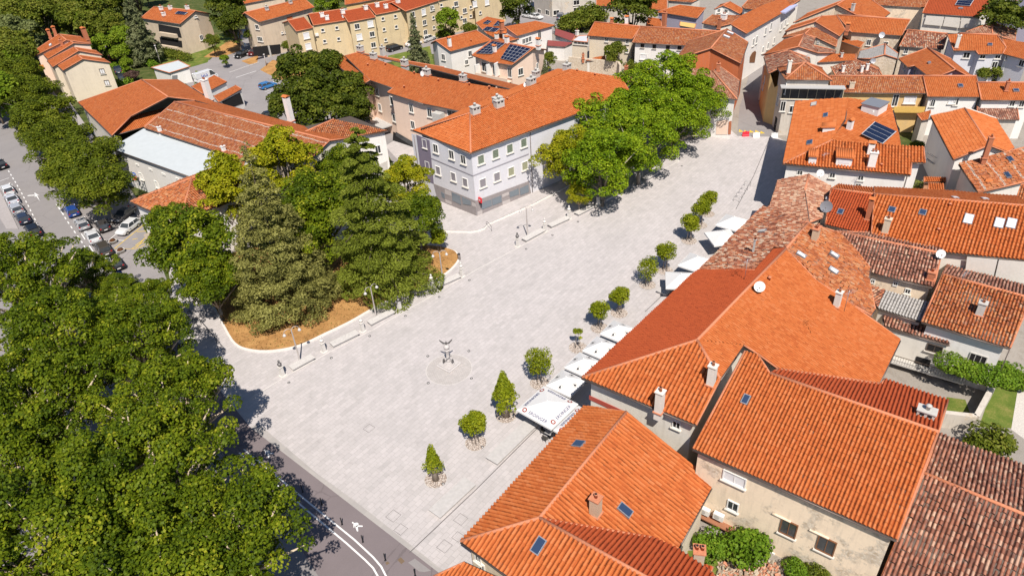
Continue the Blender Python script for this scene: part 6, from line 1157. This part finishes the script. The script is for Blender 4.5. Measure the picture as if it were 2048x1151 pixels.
# bollards
for q in T('D',250,235,458,372,678,590,905,780,1150,980,1475,1148): p = P(*q); r = empty('bollard', p, 'thin black steel bollard on the new asphalt lane', 'bollard', 'black bollards along the lane'); MB().lathe(p, [(.05,0),(.05,.96),(.03,1.0)], 10).build('post', TYRE, r); MB().lathe(p, [(.10,0),(.10,.03)], 10).build('foot_plate', LG, r)
# parasols
CANO = plain('parasol_canvas', (.64,.63,.625), .8, var=.03); RIMC = plain('parasol_valance', (.70,.69,.69), .8, var=.04)
def parasol(c, sz, ang, label, zr=2.35, rise=.75, logo=None, group='white parasols of the cafe terraces'):
    r = empty('parasol', (c.x, c.y, 0), label, 'parasol', group); X = Vector((math.cos(ang), math.sin(ang), 0)); Y = Vector((-X.y, X.x, 0)); b0 = Vector((c.x, c.y, 0)); h2 = sz/2; cor = [b0 + X*(i*h2) + Y*(j*h2) + Z3*zr for i, j in ((-1,-1),(1,-1),(1,1),(-1,1))]; ap = b0 + Z3*(zr + rise); b = MB()
    for i in range(4):
        p_, q_ = cor[i], cor[(i+1)%4]; m_ = (p_ + q_)/2 - Z3*.03; b.add([p_, m_, ap], [(0,1,2)]); b.add([m_, q_, ap], [(0,1,2)]); b.add([p_, q_, q_ - Z3*.22, p_ - Z3*.22], [(0,3,2,1)], 1)
    b.lathe(ap - Z3*.05, [(.09,0),(.09,.1),(.03,.16)], 10, 1); cn = b.build('canopy', [CANO, RIMC], r); MB().tube([b0, b0 + Z3*(zr + rise - .03)], .035, 8).build('pole', LAMPM, r); MB().box(b0 + Z3*.06, (.8,.8,.12), (X, Y, Z3)).build('base', BEN, r)
    rb = MB()
    for q in cor: rb.tube([q - Z3*.04, ap - Z3*.08], .015, 4)
    for q in cor: rib = MB().tube([q - Z3*.05, ap - Z3*.1], .015, 4).build('rib', LAMPM, r)
    if logo:
        for i in range(4):
            p_, q_ = cor[i], cor[(i+1)%4]; e = (q_ - p_).normalized(); m_ = (p_ + q_)/2; up = (ap - m_).normalized(); nn = e.cross(up); L_ = (ap - m_).length
            if logo == 'word':
                o = m_ + up*(L_*.17) + nn*.03; M4 = Matrix((e, up, nn)).transposed().to_4x4(); textobj('ERDINGER', .44*sz/4, NAVY, 'lettering', cn, Matrix.Translation(o + e*.22*sz/4 - b0) @ M4); k = MB(); cc_ = o - e*(1.3*sz/4)
                k.add([cc_ + (e*math.cos(t*.5236) + up*math.sin(t*.5236))*.24*sz/4 for t in range(12)], [tuple(range(12))], 0); k.add([cc_ + nn*.008 + (e*math.cos(t*.785) + up*math.sin(t*.785))*.13*sz/4 for t in range(8)], [tuple(range(8))], 1); k.build('emblem', [plain('emblem_red', (.26,.05,.04), .6), CANO], cn)
            else:
                cc_ = m_ + up*(L_*.3) + nn*.025; k = MB(); n_ = 16; R1 = .30; O_ = [cc_ + (e*math.cos(2*math.pi*t/n_) + up*math.sin(2*math.pi*t/n_))*R1 for t in range(n_)]; I_ = [cc_ + (q - cc_)*.86 for q in O_]
                k.add(O_ + I_, [(t, (t+1)%n_, n_+(t+1)%n_, n_+t) for t in range(n_)], 0); k.add([cc_ - e*.10 - up*.17, cc_ + e*.12 - up*.15, cc_ + e*.14 + up*.02, cc_ + e*.02 - up*.02, cc_ + e*.08 + up*.18, cc_ - e*.05 + up*.12, cc_ - e*.12 - up*.02], [tuple(range(7))], 1); k.build('emblem', [plain('emblem_ring', (.35,.32,.3), .6), DARK], cn)
    return r
pc = [P(*q, 2.6) for q in T('z',155,600,575,230,1040,440,670,850)]; e1 = (pc[1] - pc[0]); ang0 = math.atan2(e1.y, e1.x); cen = sum(pc, Vector((0,0,0)))/4; sz0 = ((pc[1]-pc[0]).length + (pc[2]-pc[1]).length + (pc[3]-pc[2]).length + (pc[0]-pc[3]).length)/4
parasol(cen, sz0, ang0, 'largest white parasol, printed with dark brewery lettering on each side', 2.6, .8, 'word'); parasol(cen - V3*(sz0*1.0) - U3*.2, sz0*.95, ang0, 'shaded lettered parasol tucked under the eave of the hipped near house', 2.5, .8, 'word')
for q, lb in zip(T('k',525,855,660,720,795,595,925,470), ('nearest', 'second', 'third', 'farthest')): c0 = P(*q, 2.4); parasol(c0 + U3*1.55 - V3*1.55, 3.1, PANG, lb + ' of the four emblem parasols by the largest house', 2.4, .85, 'ring')
for q, a_, lb in ((T1('K',890,195), PANG, 'farthest plain white parasol, by the shaded plaza edge'), (T1('K',755,370), .12, 'plain white parasol in front of the farthest one'), (T1('K',450,680), PANG, 'plain white parasol beside the weathered old roof'), (T1('K',250,890), PANG + .5, 'plain white parasol nearest the red slope of the largest house')): parasol(P(*q, 2.6), 3.7, a_, lb, 2.35, 1.0)
# cafe tables and chairs at the terrace end
TOPM = plain('table_top', (.30,.29,.29), .6); WICK = plain('dark_wicker', (.06,.055,.05), .8)
def table(c, lb):
    r = empty('cafe_table', c, lb, 'table', 'cafe tables'); MB().box(c + Z3*.74, (.75,.75,.04), (U3, V3, Z3)).build('table_top', TOPM, r); MB().tube([c, c + Z3*.73], .04, 8).build('leg', LG, r); MB().box(c + Z3*.015, (.45,.45,.03), (U3, V3, Z3)).build('base', LG, r)
def chair(c, a_, lb):
    r = empty('cafe_chair', c, lb, 'chair', 'cafe chairs'); X = Vector((math.cos(a_), math.sin(a_), 0)); Y = Vector((-X.y, X.x, 0)); MB().box(c + Z3*.45, (.46,.46,.06), (X, Y, Z3)).build('seat', WICK, r); MB().box(c - X*.21 + Z3*.72, (.05,.46,.5), (X, Y, Z3)).build('backrest', WICK, r)
    for i in (-1, 1):
        for j in (-1, 1): MB().tube([c + X*(i*.2) + Y*(j*.2), c + X*(i*.19) + Y*(j*.19) + Z3*.43], .018, 6).build('leg', LG, r)
t0 = P(*T1('z',640,960)); 
for i, o in enumerate((Vector((0,0,0)), U3*1.1 - V3*.3, U3*2.6 - V3*.2, U3*3.9 - V3*.1)):
    c = t0 + o; c.z = 0; w_ = ('nearest the road', 'second from the road', 'third from the road', 'half under the big parasol')[i]; table(c, 'dark cafe table at the parasol edge, ' + w_)
    if i != 1: chair(c - U3*.7, PANG, 'dark cafe chair facing away from the road, at the table ' + w_)
    chair(c + V3*.75, PANG - 1.57, 'dark cafe chair on the plaza side of the table ' + w_)
# bicycle racks, rails
STEEL = metal('steel_tube', (.30,.30,.31), .35); STEELD = plain('dark_steel', (.05,.05,.055), .4, .5)
def hoops(pairs, label, hgt=.8, m=STEEL):
    c = P(*pairs[0][0]); r = empty('bicycle_rack', c, label, 'bicycle rack')
    for a_, c_ in pairs: A_, C_ = P(*a_), P(*c_); MB().tube([A_, A_ + Z3*hgt*.8, A_.lerp(C_, .15) + Z3*hgt, A_.lerp(C_, .85) + Z3*hgt, C_ + Z3*hgt*.8, C_], .03, 8).build('hoop', m, r)
hoops([(T1('L',455+i*28,1055-i*40), T1('L',510+i*30,1068-i*42)) for i in range(5)], 'row of five steel bicycle hoops by the shaded plaza edge'); hoops([(T1('i',1375+i*28,315+i*25), T1('i',1415+i*26,315+i*25)) for i in range(4)], 'dark bicycle hoops on the pavement near the planted island', m=STEELD); hoops([(T1('g',85,750), T1('g',125,790))], 'single handrail hoop on the terrace steps', .95, STEELD)
def rail(px, label, hgt=1.0, m=STEELD):
    pts = [P(*q) for q in px]; r = empty('handrail', pts[0], label, 'handrail'); MB().tube([q + Z3*hgt for q in pts], .03, 8).build('rail', m, r)
    for q in pts: MB().tube([q, q + Z3*hgt], .025, 6).build('post', m, r)
rail(T('i',1440,410,1480,450), 'short dark handrail beside the bicycle hoops'); rail(T('i',1495,405,1550,470,1610,540,1660,605,1620,625), 'long dark handrail bending round the pavement corner', .9)
# barriers at the street mouth
for q, m, lb in ((T1('L',580,378), plain('barrier_red', (.62,.02,.04), .5), 'red plastic road barrier at the street mouth'), (T1('L',690,388), WF, 'white plastic road barrier in the sun at the street mouth'), (T1('L',880,392), RIMC, 'white plastic road barrier in the shade at the street mouth')):
    p = P(*q); r = empty('road_barrier', p, lb, 'barrier', 'plastic road barriers'); b = MB(); vs = []
    for x_ in (-.6, .6): vs += [p + Vector((x_, y_, z_)) for y_, z_ in ((-.25,0),(.25,0),(.22,.18),(.09,.4),(.07,.85),(-.07,.85),(-.09,.4),(-.22,.18))]
    b.add(vs, [tuple(range(8)), tuple(range(8,16))[::-1]] + [(j, 8+j, 8+(j+1)%8, (j+1)%8) for j in range(8)]); b.build('body', m, r); MB().box(p + Z3*.9, (.3,.08,.1)).build('lug', m, r)
for q in T('L',530,328,585,335,642,335,700,335,755,345): p = P(*q); b = MB(); b.poly([p + Vector((-.45,-.3,.024)), p + Vector((.45,-.3,.024)), p + Vector((0,.9,.024))]); o = b.build('yellow_triangle', YPAINT, loc=(0,0,0)); o['kind'] = 'structure'
# signs
def sign(base, top, label, plates):
    p = P(*base); q = ray(*top); t = math.hypot(p.x, p.y)/math.hypot(q.x, q.y); hgt = max(2.2, HCAM + q.z*t); r = empty('road_sign', p, label, 'road sign'); MB().tube([p, p + Z3*hgt], .035, 8).build('pole', STEEL, r)
    for z_, shp, m, txt, tm in plates:
        c = p + Z3*(hgt + z_) + Vector((0,-.06,0)); b = MB()
        if shp == 'disc': b.add([c + Vector((math.cos(i*math.pi/10), 0, math.sin(i*math.pi/10)))*.36 + Vector((0,y_,0)) for y_ in (-.02,.02) for i in range(20)], [tuple(range(20)), tuple(range(20,40))[::-1]] + [(i, 20+i, 20+(i+1)%20, (i+1)%20) for i in range(20)])
        else: b.box(c, (.68,.04,.62))
        o = b.build('plate', m, r)
        if txt == 'bar': MB().box(c - Vector((0,.03,0)), (.46,.02,.12)).build('bar', WPAINT, o)
        elif txt == 'arrow': k = MB(); k.box(c - Vector((-.06,.03,0)), (.3,.02,.09)); k.add([c + Vector((-.28,-.035,0)), c + Vector((-.08,-.035,-.15)), c + Vector((-.08,-.035,.15))], [(0,1,2)]); k.build('arrow', WPAINT, o)
        elif txt: MB().box(c - Vector((0,.024,0)), (.46,.02,.42)).build('blue_field', BLUEP, o); textobj(txt, .42, WPAINT, 'lettering', o, Matrix.Translation(c - p - Vector((0,.045,0))) @ Matrix.Rotation(R(90), 4, 'X'))
SRED = plain('sign_face_red', (.6,.03,.02), .5); SBLU = plain('sign_face_blue', (.02,.10,.45), .5)
sign(T1('e',1045,500), T1('e',1000,395), 'pole with a blue arrow disc above a red no entry disc', ((.0,'disc',SRED,'bar',0), (.75,'disc',SBLU,'arrow',0))); sign(T1('q',1100,990), T1('q',1040,880), 'white parking sign over the black car', ((.2,'sq',WPAINT,'P',0),)); sign(T1('q',1215,1130), T1('q',1160,1010), 'pair of blue and white parking plates at the corner of the side street', ((.35,'sq',SBLU,'P',0), (-.35,'sq',WPAINT,None,0)))
for q, lb in ((T1('q',1090,700), 'round concrete planter with red flowers, nearer the white hatchback'), (T1('q',1165,790), 'round concrete planter with red flowers on the yellow lines')):
    p = P(*q); r = empty('planter', p, lb, 'planter', 'round planters'); MB().lathe(p, [(.5,0),(.62,.45),(.66,.5),(.55,.5),(.5,.42)], 18).build('pot', CONC, r); rng = np.random.default_rng(3); C, d, t = shell([(0,0,.5,.45,.25)], 260, rng, -.1); me = leaves_mesh('flowers', C, d, .14, .9, t, leafmat('leaf_redflower', [(0,(.05,.08,.02)),(.5,(.2,.05,.03)),(1,(.4,.03,.03))]), rng); o = bpy.data.objects.new('flowers', me); COL.objects.link(o); o.parent = r
for b_, t_, lb in ((T1('y',1490,800), T1('y',1380,520), 'tall grey street lamp behind the stepped row'), (T1('a',1235,495), T1('a',1185,355), 'concrete pole beside the white kiosk'), (T1('x',125,270), T1('x',125,100), 'thin pole rising behind the cream house'), (T1('b',310,490), T1('b',290,410), 'street lamp on the parking island')):
    p = P(*b_); q = ray(*t_); t = math.hypot(p.x, p.y)/math.hypot(q.x, q.y); hg = HCAM + q.z*t; r = empty('lamp_post', p, lb, 'lamp post'); MB().tube([p, p + Z3*hg], [.14,.08], 8).build('pole', LAMPM, r); MB().lathe(p + Z3*hg, [(.1,0),(.25,.08),(.2,.2),(.05,.28)], 10).build('lamp_head', LAMPG, r)
p = P(*T1('J',1140,320)); r = empty('litter_bin', p, 'grey cylindrical litter bin at the tip of the island', 'litter bin'); MB().lathe(p, [(.22,0),(.22,.85),(.24,.88)], 14).build('body', LAMPM, r); MB().lathe(p + Z3*.88, [(.25,0),(.2,.1),(.05,.14)], 14).build('lid', LG, r)
# manhole covers
for q, s_ in ((T1('n',1250,705),1.0), (T1('n',1305,805),.9), (T1('n',1750,730),.95), (T1('n',1630,930),1.0), (T1('n',1730,860),.8), (T1('n',1070,55),.9), (T1('n',1660,555),.5)):
    p = P(*q); cor = [p + U3*(i*s_/2) + V3*(j*s_/2) + Z3*.022 for i, j in ((-1,-1),(1,-1),(1,1),(-1,1))]; strip('manhole_frame', cor, .05, .024, DARKJ, closed=True)
sheet('manhole_cover', T('n',1280,1030,1305,1010,1335,1040,1310,1062), .024, plain('rusty_iron', (.16,.11,.07), .8)); sheet('manhole_cover', T('n',1190,1050,1210,1040,1222,1056,1200,1068), .024, plain('rusty_iron', (.16,.11,.07), .8))
# rubble
rng = np.random.default_rng(5); b = MB(); RUB = plain('rubble_stone', (.42,.30,.22), .95, var=.4, scale=4); RUB2 = plain('rubble_brick', (.45,.20,.12), .95, var=.3, scale=4); RUB3 = plain('rubble_wood', (.40,.33,.25), .9, var=.3)
for i in range(420):
    q = P(*T1('E', rng.uniform(230,820), rng.uniform(1050,1200))); z_ = abs(rng.normal(0,.18)); u = Vector(rng.normal(size=3)).normalized(); v = u.orthogonal().normalized(); b.box(q + Z3*z_, (rng.uniform(.12,.5), rng.uniform(.1,.25), rng.uniform(.06,.18)), (u, v, u.cross(v)), int(rng.integers(0,3)))
o = b.build('rubble', [RUB, RUB2, RUB3], loc=(0,0,0)); o['kind'] = 'stuff'
# metal stair
p0, p1 = P(*T1('s',400,690), 4.0), P(*T1('s',560,800), 0.6); r = empty('metal_staircase', (p1.x, p1.y, 0), 'grey metal outside staircase in the dark courtyard', 'staircase'); d = p1 - p0; nn = Vector((-d.y, d.x, 0)).normalized()
for i in range(12): MB().box(p0.lerp(p1, i/11), (1.0,.28,.04), (nn, Vector((nn.y,-nn.x,0)), Z3)).build('tread', LEAD, r)
for sg in (-.5, .5): MB().tube([p0 + nn*sg, p1 + nn*sg], .05, 6).build('stringer', LEAD, r); MB().tube([p0 + nn*sg + Z3*1, p1 + nn*sg + Z3*1], .03, 6).build('handrail', LEAD, r)
# ---------------------------------------------------------------- camera, light
cam = bpy.data.cameras.new('camera'); co = bpy.data.objects.new('camera', cam); COL.objects.link(co); SC.camera = co
M3 = Matrix((RTC, FWC, UPC)); co.matrix_world = Matrix.Translation(CAM) @ M3.to_4x4()
cam.sensor_width = 36; cam.sensor_fit = 'HORIZONTAL'; cam.lens = FPX / 2048 * 36; cam.clip_start = .5; cam.clip_end = 5000
EL, AZ = R(55), R(-8)   # elevation; heading of the shadows from +Y
to_sun = Vector((-math.sin(AZ) * math.cos(EL), -math.cos(AZ) * math.cos(EL), math.sin(EL)))
sl = bpy.data.lights.new('sun', 'SUN'); sl.energy = 4.9; sl.angle = R(.5); sl.color = (1, .93, .83); so = bpy.data.objects.new('sun', sl); COL.objects.link(so)
so.rotation_euler = to_sun.to_track_quat('Z', 'Y').to_euler()
w = bpy.data.worlds.new('World'); SC.world = w; w.use_nodes = True; nt = w.node_tree; bg = nt.nodes['Background']; sk = nt.nodes.new('ShaderNodeTexSky'); sk.sky_type = 'NISHITA'; sk.sun_disc = False; sk.ozone_density = 5.0; sk.dust_density = .4
sk.sun_elevation = EL; sk.sun_rotation = math.atan2(to_sun.x, to_sun.y); nt.links.new(sk.outputs[0], bg.inputs[0]); bg.inputs[1].default_value = .075
SC.view_settings.view_transform = 'Standard'; SC.view_settings.look = 'None'; SC.view_settings.exposure = 0.42; SC.view_settings.gamma = 1
SC.cycles.max_bounces = 5; SC.cycles.transparent_max_bounces = 4; SC.cycles.use_denoising = True
